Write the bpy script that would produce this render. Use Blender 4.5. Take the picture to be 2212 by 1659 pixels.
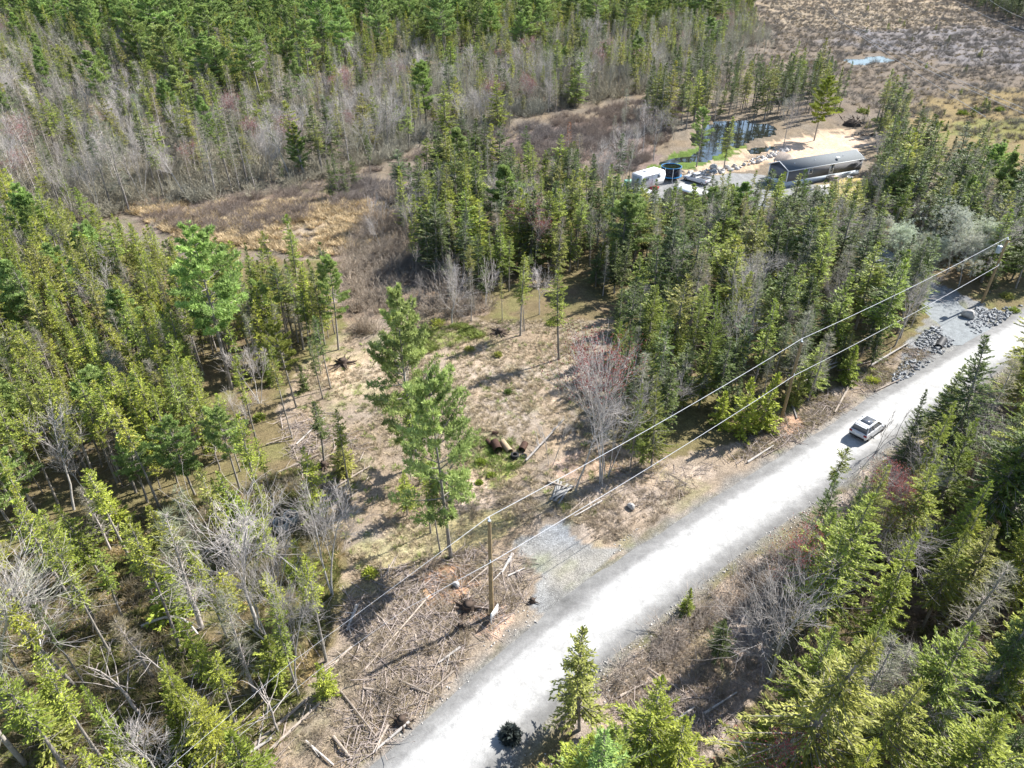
import bpy, bmesh, math, random
import numpy as np
from mathutils import Vector, Matrix
R = math.radians
rng = np.random.default_rng(7)
random.seed(7)
for o in list(bpy.data.objects): bpy.data.objects.remove(o)
sc = bpy.context.scene
col = sc.collection

# ---------------------------------------------------------------- camera, sky, sun
CAM_H, PITCH, FOC = 41.0, R(33.5), 1500.0       # FOC in units of a 2212 px wide picture
cd = bpy.data.cameras.new('camera'); cam = bpy.data.objects.new('camera', cd); col.objects.link(cam)
cam.location = (0, 0, CAM_H); cam.rotation_euler = (math.pi/2 - PITCH, 0, 0)
cd.sensor_width = 36; cd.lens = FOC/2212*36; cd.clip_start = .5; cd.clip_end = 6000
sc.camera = cam
SUN_AZ, SUN_EL = R(57.4), R(44.0)
w = bpy.data.worlds.new('World'); sc.world = w; w.use_nodes = True
nt = w.node_tree; bg = nt.nodes['Background']
sky = nt.nodes.new('ShaderNodeTexSky'); sky.sky_type = 'NISHITA'; sky.sun_disc = False
sky.sun_elevation = SUN_EL; sky.sun_rotation = SUN_AZ; sky.air_density = 1.0; sky.dust_density = .6; sky.ozone_density = 1.2
nt.links.new(sky.outputs[0], bg.inputs[0]); bg.inputs[1].default_value = .10
sl = bpy.data.lights.new('sun', 'SUN'); sl.energy = 5.0; sl.angle = R(.5); sl.color = (1, .965, .91)
so = bpy.data.objects.new('sun', sl); col.objects.link(so); so.location = (60, 60, 120)
sdir = Vector((math.sin(SUN_AZ)*math.cos(SUN_EL), math.cos(SUN_AZ)*math.cos(SUN_EL), math.sin(SUN_EL)))
so.rotation_euler = sdir.to_track_quat('Z', 'Y').to_euler()
sc.view_settings.view_transform = 'Standard'; sc.view_settings.look = 'None'
sc.view_settings.exposure = 1.22; sc.view_settings.gamma = 1
sc.cycles.max_bounces = 5; sc.cycles.diffuse_bounces = 2; sc.cycles.glossy_bounces = 2
sc.cycles.transmission_bounces = 3; sc.cycles.transparent_max_bounces = 4

# ---------------------------------------------------------------- plan survey: bearings in the photograph -> places on the ground
def P(x, y, z=0.0):
    u = x-1106; v = 829.5-y
    d = (u, FOC*math.cos(PITCH)+v*math.sin(PITCH), -FOC*math.sin(PITCH)+v*math.cos(PITCH))
    t = (z-CAM_H)/d[2]
    return np.array([d[0]*t, d[1]*t])
def proj(x, y, z=0.0):
    x = np.asarray(x, float); y = np.asarray(y, float); dz = np.asarray(z, float)-CAM_H
    f = y*math.cos(PITCH)-dz*math.sin(PITCH); up = y*math.sin(PITCH)+dz*math.cos(PITCH)
    f = np.where(f < 1, 1, f)
    return 1106+FOC*x/f, 829.5-FOC*up/f
def top_z(b, ty):                                # height of an upright thing with foot at b whose top shows at row ty
    v = 829.5-ty; a = math.atan2(v, FOC)-PITCH
    return CAM_H+b[1]*math.tan(a)
def inpoly(px, py, poly):
    px = np.asarray(px); py = np.asarray(py); r = np.zeros(px.shape, bool); n = len(poly)
    for i in range(n):
        x1, y1 = poly[i]; x2, y2 = poly[(i+1) % n]
        if y1 == y2: continue
        c = ((y1 > py) != (y2 > py)) & (px < (x2-x1)*(py-y1)/(y2-y1)+x1)
        r ^= c
    return r
def hsh(i, j, s):
    h = (i*374761393+j*668265263+s*974634541).astype(np.int64) & 0xffffffff
    h = ((h ^ (h >> 13))*1274126177) & 0xffffffff
    return ((h ^ (h >> 16)) & 0xffff)/65535.0
def vn(x, y, s=0):
    xi = np.floor(x).astype(np.int64); yi = np.floor(y).astype(np.int64); fx = x-xi; fy = y-yi
    fx = fx*fx*(3-2*fx); fy = fy*fy*(3-2*fy)
    a = hsh(xi, yi, s); b = hsh(xi+1, yi, s); c = hsh(xi, yi+1, s); d = hsh(xi+1, yi+1, s)
    return (a*(1-fx)+b*fx)*(1-fy)+(c*(1-fx)+d*fx)*fy
def fbm(x, y, s=0, o=3):
    r = 0; a = .5; t = 0
    for k in range(o): r = r+a*vn(x*2**k, y*2**k, s+k*17); t += a; a *= .5
    return r/t

# ---------------------------------------------------------------- mesh helpers
def mesh_np(name, V, T, tint=None, mats=(), mi=None, smooth=False, colr=None):
    me = bpy.data.meshes.new(name); V = np.asarray(V, np.float32); T = np.asarray(T, np.int32)
    n, m = len(V), len(T); k = T.shape[1]
    me.vertices.add(n); me.vertices.foreach_set('co', V.ravel())
    me.loops.add(m*k); me.loops.foreach_set('vertex_index', T.ravel())
    me.polygons.add(m); me.polygons.foreach_set('loop_start', np.arange(0, m*k, k, dtype=np.int32))
    if tint is not None:
        a = me.attributes.new('tint', 'FLOAT', 'POINT'); a.data.foreach_set('value', np.asarray(tint, np.float32))
    if colr is not None:
        a = me.attributes.new('albedo', 'FLOAT_COLOR', 'POINT'); c = np.ones((n, 4), np.float32); c[:, :3] = colr
        a.data.foreach_set('color', c.ravel())
    for x in mats: me.materials.append(x)
    if mi is not None: me.polygons.foreach_set('material_index', np.asarray(mi, np.int32))
    if smooth: me.polygons.foreach_set('use_smooth', np.ones(m, bool))
    me.update(calc_edges=True); me.validate()
    return me
def norm(a): return a/np.maximum(np.linalg.norm(a, axis=-1, keepdims=True), 1e-9)
def tubes(p0, p1, r0, r1, n=3):
    p0 = np.asarray(p0, float).reshape(-1, 3); p1 = np.asarray(p1, float).reshape(-1, 3)
    r0 = np.broadcast_to(r0, len(p0)); r1 = np.broadcast_to(r1, len(p0))
    d = norm(p1-p0); ref = np.where(np.abs(d[:, 2:3]) > .9, [[1, 0, 0]], [[0, 0, 1]])
    a = norm(np.cross(d, ref)); b = np.cross(d, a)
    th = np.arange(n)*2*np.pi/n; c = np.cos(th)[None, :, None]; s = np.sin(th)[None, :, None]
    ring = a[:, None]*c+b[:, None]*s
    V = np.concatenate([p0[:, None]+ring*r0[:, None, None], p1[:, None]+ring*r1[:, None, None]], 1)
    i = np.arange(n); j = (i+1) % n
    t = np.concatenate([np.stack([i, j, j+n], 1), np.stack([i, j+n, i+n], 1)])
    T = (np.arange(len(p0))*2*n)[:, None, None]+t[None]
    return V.reshape(-1, 3), T.reshape(-1, 3)
def blades(p, d, s, l, w):                       # small pointed leaf faces
    p = np.asarray(p, float); l = np.broadcast_to(l, len(p))[:, None]; w = np.broadcast_to(w, len(p))[:, None]
    m = p+d*l*.45
    V = np.stack([p, m+s*w, p+d*l, m-s*w], 1)
    T = (np.arange(len(p))*4)[:, None, None]+np.array([[0, 1, 2], [0, 2, 3]])[None]
    return V.reshape(-1, 3), T.reshape(-1, 3)
def cat(parts):
    Vs, Ts, o = [], [], 0
    for V, T in parts:
        Vs.append(V); Ts.append(T+o); o += len(V)
    return np.concatenate(Vs), np.concatenate(Ts)
class MB:                                        # collects solids into one mesh
    def __init__(s): s.p = []
    def box(s, c, d, rz=0, ry=0, bev=0):
        x, y, z = [k/2 for k in d]
        if bev:
            e = min(bev, x*.45, y*.45, z*.45)
            v = []
            for zz, k in ((-z, e), (-z+e, 0), (z-e, 0), (z, e)):
                X, Y = x-k, y-k
                v += [(-X+e, -Y, zz), (X-e, -Y, zz), (X, -Y+e, zz), (X, Y-e, zz), (X-e, Y, zz), (-X+e, Y, zz), (-X, Y-e, zz), (-X, -Y+e, zz)]
            t = []
            for L in range(3):
                for i in range(8):
                    a, b = L*8+i, L*8+(i+1) % 8; t += [(a, b, b+8), (a, b+8, a+8)]
            for i in range(1, 7): t += [(0, i+1, i), (24, 24+i, 25+i)]
        else:
            v = [(i*x, j*y, k*z) for k in (-1, 1) for i, j in ((-1, -1), (1, -1), (1, 1), (-1, 1))]
            t = [(0, 2, 1), (0, 3, 2), (4, 5, 6), (4, 6, 7)]
            for i in range(4):
                j = (i+1) % 4; t += [(i, j, j+4), (i, j+4, i+4)]
        v = np.array(v, float); t = np.array(t)
        M = np.array(Matrix.Rotation(rz, 3, 'Z') @ Matrix.Rotation(ry, 3, 'Y'))
        s.p.append((v @ M.T+np.array(c), t)); return s
    def tube(s, a, b, r0, r1=None, n=10, caps=True):
        a = np.array(a, float); b = np.array(b, float); r1 = r0 if r1 is None else r1
        V, T = tubes([a], [b], r0, r1, n)
        if caps:
            V = np.concatenate([V, [a], [b]])
            T = np.concatenate([T, [(2*n, (i+1) % n, i) for i in range(n)], [(2*n+1, n+i, n+(i+1) % n) for i in range(n)]])
        s.p.append((V, T)); return s
    def path(s, pts, r, n=6):
        pts = np.array(pts, float); rr = np.broadcast_to(r, len(pts))
        s.p.append(tubes(pts[:-1], pts[1:], rr[:-1], rr[1:], n)); return s
    def lathe(s, prof, c=(0, 0, 0), n=20, axis='Z'):
        pr = np.array(prof, float); th = np.arange(n)*2*np.pi/n
        V = np.stack([pr[:, None, 0]*np.cos(th), pr[:, None, 0]*np.sin(th), np.repeat(pr[:, 1:2], n, 1)], -1).reshape(-1, 3)
        T = []
        for k in range(len(pr)-1):
            for i in range(n):
                j = (i+1) % n; a, b = k*n+i, k*n+j; T += [(a, b, b+n), (a, b+n, a+n)]
        if axis == 'Y': V = V[:, [0, 2, 1]]
        if axis == 'X': V = V[:, [2, 1, 0]]
        s.p.append((V+np.array(c), np.array(T))); return s
    def loft(s, rings, close=True):
        n = len(rings[0]); V = np.array(rings, float).reshape(-1, 3); T = []
        for k in range(len(rings)-1):
            for i in range(n):
                j = (i+1) % n; a, b = k*n+i, k*n+j; T += [(a, b, b+n), (a, b+n, a+n)]
        if close:
            e = (len(rings)-1)*n
            for i in range(1, n-1): T += [(0, i+1, i), (e, e+i, e+i+1)]
        s.p.append((V, np.array(T))); return s
    def raw(s, V, T): s.p.append((np.array(V, float), np.array(T))); return s
    def mesh(s, name, mat, smooth=False):
        V, T = cat(s.p); me = mesh_np(name, V, T, None, (mat,), None, False)
        bm = bmesh.new(); bm.from_mesh(me); bmesh.ops.recalc_face_normals(bm, faces=bm.faces)
        if smooth:
            for f in bm.faces: f.smooth = True
            for e in bm.edges:
                if len(e.link_faces) == 2 and e.calc_face_angle(0) > .6: e.smooth = False
        bm.to_mesh(me); bm.free(); return me
    def build(s, name, mat, parent=None, smooth=False, loc=(0, 0, 0), rz=0):
        o = bpy.data.objects.new(name, s.mesh(name, mat, smooth)); col.objects.link(o)
        o.parent = parent; o.location = loc; o.rotation_euler = (0, 0, rz); return o
def tag(o, label=None, cat_=None, group=None, kind=None):
    for k, v in (('label', label), ('category', cat_), ('group', group), ('kind', kind)):
        if v: o[k] = v
    return o
def empty(name, loc, rz=0, label=None, cat_=None, group=None):
    o = bpy.data.objects.new(name, None); o.empty_display_size = .3; col.objects.link(o)
    o.location = loc; o.rotation_euler = (0, 0, rz); return tag(o, label, cat_, group)
def link(name, me, parent=None, loc=(0, 0, 0)):
    o = bpy.data.objects.new(name, me); col.objects.link(o); o.parent = parent; o.location = loc; return o

# ---------------------------------------------------------------- materials
def newmat(name):
    m = bpy.data.materials.new(name); m.use_nodes = True
    n = m.node_tree; return m, n, n.nodes['Principled BSDF']
def N(n, t, **k):
    x = n.nodes.new(t)
    for a, b in k.items(): setattr(x, a, b)
    return x
def noise(n, scale, detail=3, rough=.6, vec=None):
    x = N(n, 'ShaderNodeTexNoise'); x.inputs['Scale'].default_value = scale; x.inputs['Detail'].default_value = detail
    x.inputs['Roughness'].default_value = rough
    if vec is not None: n.links.new(vec, x.inputs['Vector'])
    return x
def maprange(n, src, a, b, c, d):
    x = N(n, 'ShaderNodeMapRange'); n.links.new(src, x.inputs[0])
    for i, v in enumerate((a, b, c, d)): x.inputs[i+1].default_value = v
    return x.outputs[0]
def mul(n, colr, fac):
    x = N(n, 'ShaderNodeMix', data_type='RGBA', blend_type='MULTIPLY'); x.inputs[0].default_value = 1
    n.links.new(colr, x.inputs[6]); n.links.new(fac, x.inputs[7]); return x.outputs[2]
def mixc(n, f, a, b):
    x = N(n, 'ShaderNodeMix', data_type='RGBA')
    n.links.new(f, x.inputs[0])
    for i, v in ((6, a), (7, b)):
        if isinstance(v, tuple): x.inputs[i].default_value = (*v, 1)
        else: n.links.new(v, x.inputs[i])
    return x.outputs[2]
def plain(name, c, rough=.7, metal=0, var=.25, scale=6, bump=0, spec=.3):
    m, n, b = newmat(name); tc = N(n, 'ShaderNodeTexCoord')
    nz = noise(n, scale, 4, .65, tc.outputs['Object'])
    f = maprange(n, nz.outputs[0], .3, .7, 1-var, 1+var)
    rgb = N(n, 'ShaderNodeRGB'); rgb.outputs[0].default_value = (*c, 1)
    n.links.new(mul(n, rgb.outputs[0], f), b.inputs['Base Color'])
    b.inputs['Roughness'].default_value = rough; b.inputs['Metallic'].default_value = metal
    b.inputs['Specular IOR Level'].default_value = spec
    if bump:
        bp = N(n, 'ShaderNodeBump'); bp.inputs['Strength'].default_value = bump; bp.inputs['Distance'].default_value = .05
        n.links.new(nz.outputs[0], bp.inputs['Height']); n.links.new(bp.outputs[0], b.inputs['Normal'])
    return m
def foliage(name, ramp=None, trans=.32):         # ramp None: the object's own colour; else a colour drawn per plant
    m, n, b = newmat(name); oi = N(n, 'ShaderNodeObjectInfo'); at = N(n, 'ShaderNodeAttribute', attribute_name='tint')
    if ramp:
        cr = N(n, 'ShaderNodeValToRGB'); cr.color_ramp.interpolation = 'LINEAR'
        e = cr.color_ramp.elements
        while len(e) < len(ramp): e.new(.5)
        for i, c in enumerate(ramp): e[i].position = i/(len(ramp)-1); e[i].color = (*c, 1)
        n.links.new(oi.outputs['Random'], cr.inputs[0]); src = cr.outputs[0]
    else: src = oi.outputs['Color']
    f = maprange(n, at.outputs['Fac'], 0, 1, .5, 1.55)
    c = mul(n, src, f)
    hs = N(n, 'ShaderNodeHueSaturation'); n.links.new(c, hs.inputs['Color'])
    n.links.new(maprange(n, at.outputs['Fac'], 0, 1, .508, .496), hs.inputs['Hue'])
    c = hs.outputs[0]
    n.links.new(c, b.inputs['Base Color']); b.inputs['Roughness'].default_value = .55; b.inputs['Specular IOR Level'].default_value = .22
    tr = N(n, 'ShaderNodeBsdfTranslucent'); n.links.new(c, tr.inputs[0])
    mx = N(n, 'ShaderNodeMixShader'); mx.inputs[0].default_value = trans
    n.links.new(b.outputs[0], mx.inputs[1]); n.links.new(tr.outputs[0], mx.inputs[2])
    n.links.new(mx.outputs[0], n.nodes['Material Output'].inputs[0]); return m
def barkm(name, c, var=.35):
    m, n, b = newmat(name); tc = N(n, 'ShaderNodeTexCoord'); oi = N(n, 'ShaderNodeObjectInfo')
    nz = noise(n, 3.5, 4, .7, tc.outputs['Object']); f = maprange(n, nz.outputs[0], .3, .7, 1-var, 1+var)
    rgb = N(n, 'ShaderNodeRGB'); rgb.outputs[0].default_value = (*c, 1)
    f2 = maprange(n, oi.outputs['Random'], 0, 1, .75, 1.25)
    n.links.new(mul(n, mul(n, rgb.outputs[0], f), f2), b.inputs['Base Color']); b.inputs['Roughness'].default_value = .85
    b.inputs['Specular IOR Level'].default_value = .15; return m
M_needle = foliage('needles', None, .30); M_leafobj = foliage('leaves', None, .38)
SPR = [(.030, .055, .020), (.060, .095, .022), (.095, .135, .026), (.045, .080, .030), (.120, .135, .030)]
M_needle_far = foliage('needles_mixed', [(.030, .055, .022), (.070, .115, .030), (.045, .085, .032), (.105, .145, .034), (.060, .100, .036)])
M_pine_far = foliage('pine_needles_mixed', [(.075, .125, .045), (.10, .165, .055), (.085, .13, .035)])
M_grey_far = foliage('lichen_grey_twigs', [(.17, .165, .11), (.22, .21, .155), (.13, .14, .085)], .15)
M_bark = barkm('conifer_bark', (.26, .235, .205)); M_pale = barkm('pale_bark', (.44, .41, .375)); M_twig = barkm('pale_twigs', (.46, .42, .39))
M_twigfar = barkm('grey_twigs', (.40, .385, .305)); M_dead = barkm('dead_wood', (.37, .33, .30)); M_brown = barkm('brown_twigs', (.24, .17, .13))

# ---------------------------------------------------------------- terrain plan (outlines surveyed in the photograph's 2212 x 1659 frame)
POND = [(1490, 300), (1520, 268), (1560, 262), (1640, 266), (1676, 272), (1668, 290), (1640, 296), (1600, 312), (1560, 325), (1530, 345), (1488, 350), (1432, 358), (1426, 348), (1470, 335), (1500, 332), (1515, 318)]
POOL = [(1825, 126), (1862, 124), (1888, 121), (1894, 113), (1905, 117), (1930, 128), (1912, 133), (1880, 135), (1868, 141), (1838, 139)]
DITCH = [(1610, 322), (1650, 314), (1680, 316), (1650, 326), (1620, 332)]
def W(poly): return [tuple(P(*p)) for p in poly]
POND_W, POOL_W, DITCH_W = W(POND), W(POOL), W(DITCH)
RC = [P(*p) for p in ((938, 1659), (1222, 1385), (1552, 1140), (1748, 1020), (1930, 885), (2212, 716))]
RC = np.array([RC[0]+(RC[0]-RC[1])*1.6]+RC+[RC[-1]+(RC[-1]-RC[-2])*k for k in (1, 2, 4, 8)])
def resample(p, step):
    s = np.concatenate([[0], np.cumsum(np.linalg.norm(np.diff(p, axis=0), axis=1))]); t = np.arange(0, s[-1], step)
    q = np.stack([np.interp(t, s, p[:, 0]), np.interp(t, s, p[:, 1])], 1)
    k = np.ones(9)/9
    for _ in range(6):
        for a in (0, 1): q[4:-4, a] = np.convolve(q[:, a], k, 'valid')
    return q
ROAD = resample(RC, .8)
def roaddist(x, y):                              # signed distance from the road's middle (+ on its left, north side)
    x = np.asarray(x, float).ravel(); y = np.asarray(y, float).ravel(); out = np.full(len(x), 1e9)
    idx = np.where((x > -80) & (x < 260) & (y > -40) & (y < 240))[0]
    q = ROAD[::2]; tg = np.gradient(q, axis=0); tg = norm(tg)
    for a in range(0, len(idx), 20000):
        ii = idx[a:a+20000]; d2 = (x[ii][:, None]-q[None, :, 0])**2+(y[ii][:, None]-q[None, :, 1])**2
        k = d2.argmin(1); dx = x[ii]-q[k, 0]; dy = y[ii]-q[k, 1]
        perp = -dx*tg[k, 1]+dy*tg[k, 0]; r = np.sqrt(d2[np.arange(len(ii)), k]); out[ii] = np.sign(perp)*np.where(r > 6, r, np.abs(perp))
    return out
HALF = 1.95
DRIVE = np.array([P(2125, 742), P(2070, 700), P(2030, 655), P(1975, 600), P(1900, 545), P(1790, 490), P(1660, 450), P(1560, 425), P(1490, 415)])
DRV = resample(DRIVE, .8)
YARD = [(1330, 402), (1370, 385), (1440, 388), (1500, 384), (1580, 372), (1650, 378), (1720, 395), (1790, 400), (1800, 430), (1700, 450), (1600, 450), (1520, 445), (1400, 440), (1350, 420)]
APRON = [(1128, 1170), (1160, 1130), (1215, 1115), (1245, 1150), (1330, 1180), (1300, 1260), (1180, 1330), (1130, 1310), (1165, 1240)]
YARD_W, APRON_W = W(YARD), W(APRON)
def hgt(x, y):
    x = np.atleast_1d(np.asarray(x, float)); y = np.atleast_1d(np.asarray(y, float)); sh = x.shape
    h = (fbm(x/7, y/7, 3)-.5)*.7+(fbm(x/1.6, y/1.6, 5)-.5)*.22
    rd = np.abs(roaddist(x, y)).reshape(sh)
    k = np.clip((rd-HALF-1.2)/3, 0, 1); h = h*k-.10*(1-np.clip((rd-HALF)/2.2, 0, 1))
    h = h-.30*np.exp(-((rd-5.0)/1.1)**2)*(.6+.4*vn(x/5, y/5, 8))
    for po, dep in ((POND_W, .7), (POOL_W, .7), (DITCH_W, .5)):
        c = np.mean(po, 0); m = (np.hypot(x-c[0], y-c[1]) < 90)
        i = inpoly(x+(fbm(x/2, y/2, 31)-.5)*1.5, y+(fbm(x/2, y/2, 32)-.5)*1.5, po) & m
        h = np.where(i, np.minimum(h, 0)-dep, h)
    flat = inpoly(x, y, YARD_W) | inpoly(x, y, APRON_W)
    h = np.where(flat, -.10, h)
    dd = np.full(sh, 9.)
    mm = (x > 20) & (x < 80) & (y > 60) & (y < 150)
    if mm.any():
        dd[mm] = np.sqrt(((x[mm][:, None]-DRV[None, ::2, 0])**2+(y[mm][:, None]-DRV[None, ::2, 1])**2).min(1))
    h = np.where(dd < 2.8, -.10, h)
    return h
# soil and ground-cover patches: outline, albedo, ragged-edge reach in metres
PATCH = [
 ([(-3000, 1), (0, 1), (2212, 1), (5000, 1), (5000, 420), (2300, 520), (1900, 420), (1300, 420), (800, 560), (300, 560), (-400, 480), (-3000, 480)], (.18, .145, .105), 3),
 ([(1500, -30), (2400, -60), (2700, 200), (2300, 330), (1900, 330), (1780, 250), (1500, 200), (1380, 170)], (.155, .125, .095), 6),
 ([(1640, -20), (2030, -20), (2060, 40), (1900, 66), (1720, 60), (1640, 30)], (.27, .215, .15), 6),
 ([(1830, 62), (2300, 60), (2400, 165), (2150, 150), (1940, 112), (1820, 100)], (.165, .148, .142), 5),
 ([(1960, 235), (2080, 190), (2400, 200), (2500, 420), (2150, 390), (2000, 330)], (.19, .145, .07), 4),
 ([(2050, 262), (2300, 255), (2300, 300), (2060, 300)], (.18, .17, .06), 4),
 ([(1090, 320), (1180, 270), (1330, 255), (1420, 300), (1400, 370), (1260, 350), (1120, 345)], (.18, .135, .11), 4),
 ([(240, 440), (420, 420), (640, 420), (830, 430), (880, 470), (820, 560), (700, 560), (560, 540), (420, 520), (300, 490)], (.225, .17, .13), 3),
 ([(360, 455), (600, 450), (840, 470), (820, 500), (520, 505), (380, 490)], (.30, .24, .175), 3),
 ([(1480, 330), (1440, 350), (1380, 360), (1420, 372), (1500, 366), (1560, 350), (1640, 322), (1600, 305), (1540, 300)], (.105, .145, .03), 1.5),
 ([(1440, 335), (1500, 320), (1570, 330), (1560, 350), (1480, 368), (1400, 364)], (.095, .14, .03), 1.5),
 ([(1560, 335), (1700, 300), (1840, 275), (1880, 300), (1870, 345), (1700, 352), (1600, 372), (1500, 376), (1420, 385), (1400, 374), (1500, 368)], (.42, .315, .215), 2),
 ([(1700, 300), (1790, 290), (1870, 290), (1870, 335), (1690, 350), (1620, 352)], (.50, .375, .27), 1.5),
 ([(1700, 405), (1800, 398), (1860, 380), (1880, 400), (1800, 440), (1720, 440)], (.40, .32, .12), 1.5),
 ([(730, 560), (880, 470), (960, 620), (1060, 660), (1010, 700), (900, 690), (770, 730), (700, 640)], (.27, .205, .15), 2),
 ([(640, 810), (760, 700), (900, 670), (1010, 680), (1100, 700), (1230, 690), (1330, 680), (1360, 740), (1320, 830), (1310, 960), (1450, 985), (1600, 950), (1760, 870), (1900, 790), (2000, 745), (2060, 720), (1980, 800), (1700, 985), (1400, 1150), (1240, 1270), (1090, 1390), (900, 1590), (780, 1800), (520, 1800), (590, 1590), (720, 1400), (755, 1250), (720, 1130), (640, 1000), (600, 900)], (.265, .21, .155), 1.6),
 ([(900, 760), (1050, 740), (1240, 770), (1240, 850), (1150, 930), (1000, 930), (960, 850)], (.33, .265, .20), 1.5),
 ([(700, 790), (830, 740), (840, 850), (720, 880)], (.40, .315, .225), 1.2),
 ([(900, 712), (1000, 700), (1040, 722), (960, 752), (880, 750)], (.24, .25, .085), 1.0),
 ([(990, 1000), (1060, 960), (1130, 1010), (1060, 1060), (1010, 1050)], (.27, .275, .105), 1.0),
 ([(980, 1010), (1040, 1020), (1075, 1080), (1040, 1110), (985, 1080)], (.50, .39, .29), .8),
 ([(750, 1190), (940, 1120), (1110, 1090), (1120, 1150), (960, 1210), (800, 1250)], (.34, .29, .16), 1.0),
 ([(800, 1400), (920, 1330), (1010, 1380), (920, 1500), (840, 1560), (760, 1600)], (.29, .23, .175), 1.2),
 ([(905, 1240), (950, 1212), (1020, 1225), (1035, 1270), (985, 1305), (930, 1290)], (.44, .27, .17), .7),
 ([(1030, 1310), (1080, 1300), (1110, 1330), (1085, 1375), (1040, 1370)], (.47, .32, .225), .6),
 ([(1640, 925), (1700, 895), (1750, 900), (1720, 940), (1660, 955)], (.40, .265, .185), .7),
 ([(1240, 1080), (1330, 1020), (1470, 1000), (1560, 1000), (1430, 1090), (1270, 1165)], (.34, .27, .205), 1.2),
 ([(1180, 1010), (1290, 950), (1340, 1010), (1240, 1050)], (.37, .265, .19), 1.0),
 ([(1280, 1490), (1420, 1370), (1600, 1230), (1760, 1120), (1900, 1000), (2300, 790), (2330, 830), (2000, 1010), (1780, 1160), (1680, 1330), (1640, 1500), (1480, 1680), (1180, 1800), (1200, 1640)], (.31, .25, .20), 1.2),
 ([(1440, 1420), (1600, 1340), (1640, 1480), (1480, 1600), (1400, 1560)], (.33, .25, .19), 1.0),
 (APRON, (.235, .232, .222), 1.6),
 ([(1990, 700), (2040, 620), (2130, 655), (2190, 690), (2110, 750), (2000, 790), (1930, 830), (1960, 760)], (.21, .21, .205), 1.0),
 ([(1850, 800), (1900, 790), (1925, 815), (1880, 835)], (.22, .26, .05), .6),
]
def albedo(x, y):
    wx = fbm(x/3.2, y/3.2, 41)-.5; wy = fbm(x/3.2, y/3.2, 43)-.5
    fx = fbm(x/.9, y/.9, 45, 2)-.5; fy = fbm(x/.9, y/.9, 47, 2)-.5
    far = np.clip(y/90, .8, 6)
    n1 = fbm(x/4, y/4, 51)[:, None]; n2 = fbm(x/1.1, y/1.1, 53)[:, None]
    c = np.array([.175, .125, .080])*(1-n1)+np.array([.135, .125, .050])*n1
    for poly, a, reach in PATCH:
        pw = W(poly)
        k = inpoly(x+(wx*reach*2+fx*1.0)*far, y+(wy*reach*2+fy*1.0)*far, pw)
        a = np.array(a); v = a*(.72+.56*n2)*(1+(n1-.5)*np.array([.25, .1, -.15]))
        c = np.where(k[:, None], v, c)
    # grey crushed stone along the road, thinning outward
    d = roaddist(x, y); e = np.abs(d)-HALF-.45; g = np.clip(1-(e+(n2[:, 0]-.5)*1.6)/1.5, 0, 1)
    c = c*(1-g[:, None])+np.array([.205, .202, .192])*(.7+.6*n2)*g[:, None]
    # moss and greens in small drifts through the dry grass
    gm = np.clip((fbm(x/2.3, y/2.3, 61)-.60)*7, 0, 1)[:, None]*.36*(y < 130)[:, None]*(np.abs(d) > HALF+1.2)[:, None]
    c = c*(1-gm)+np.array([.17, .19, .06])*gm
    return np.clip(c, .01, .8)
def axis(a, b, step, lo, hi, grow=1.16):
    m = list(np.arange(a, b+1e-6, step)); s = step; v = m[-1]
    while v < hi: s *= grow; v += s; m.append(v)
    s = step; v = m[0]; pre = []
    while v > lo: s *= grow; v -= s; pre.append(v)
    return np.array(pre[::-1]+m)
gx = axis(-56, 76, .42, -2500, 2500, 1.06); gy = axis(17, 118, .42, -300, 3500, 1.035)
X, Y = np.meshgrid(gx, gy); X = X.ravel(); Y = Y.ravel(); Z = hgt(X, Y)
nx, ny = len(gx), len(gy); ii = np.arange(nx*ny).reshape(ny, nx)
Q = np.stack([ii[:-1, :-1], ii[:-1, 1:], ii[1:, 1:], ii[1:, :-1]], -1).reshape(-1, 4)
def groundmat(name, attr=True, base=(.4, .4, .4), bump=.5, fine=9, amp=.45):
    m, n, b = newmat(name); g = N(n, 'ShaderNodeNewGeometry')
    a = noise(n, fine, 4, .75, g.outputs['Position']); c = noise(n, fine/6, 4, .65, g.outputs['Position'])
    v = N(n, 'ShaderNodeTexVoronoi', feature='F1'); v.inputs['Scale'].default_value = fine*.9; n.links.new(g.outputs['Position'], v.inputs['Vector'])
    f = maprange(n, a.outputs[0], .28, .72, 1-amp, 1+amp); f2 = maprange(n, c.outputs[0], .3, .7, .8, 1.2)
    f3 = maprange(n, v.outputs['Color'], 0, 1, 1-amp*.5, 1+amp*.5)
    if attr: src = N(n, 'ShaderNodeAttribute', attribute_name='albedo').outputs['Color']
    else:
        r = N(n, 'ShaderNodeRGB'); r.outputs[0].default_value = (*base, 1); src = r.outputs[0]
    n.links.new(mul(n, mul(n, mul(n, src, f), f2), f3), b.inputs['Base Color'])
    b.inputs['Roughness'].default_value = .95; b.inputs['Specular IOR Level'].default_value = .1
    bp = N(n, 'ShaderNodeBump'); bp.inputs['Strength'].default_value = bump; bp.inputs['Distance'].default_value = .12
    n.links.new(a.outputs[0], bp.inputs['Height']); n.links.new(bp.outputs[0], b.inputs['Normal']); return m
M_ground = groundmat('soil_and_litter', bump=.8)
g = link('ground', mesh_np('ground', np.stack([X, Y, Z], 1), Q, None, (M_ground,), None, True, albedo(X, Y))); tag(g, kind='structure')

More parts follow.
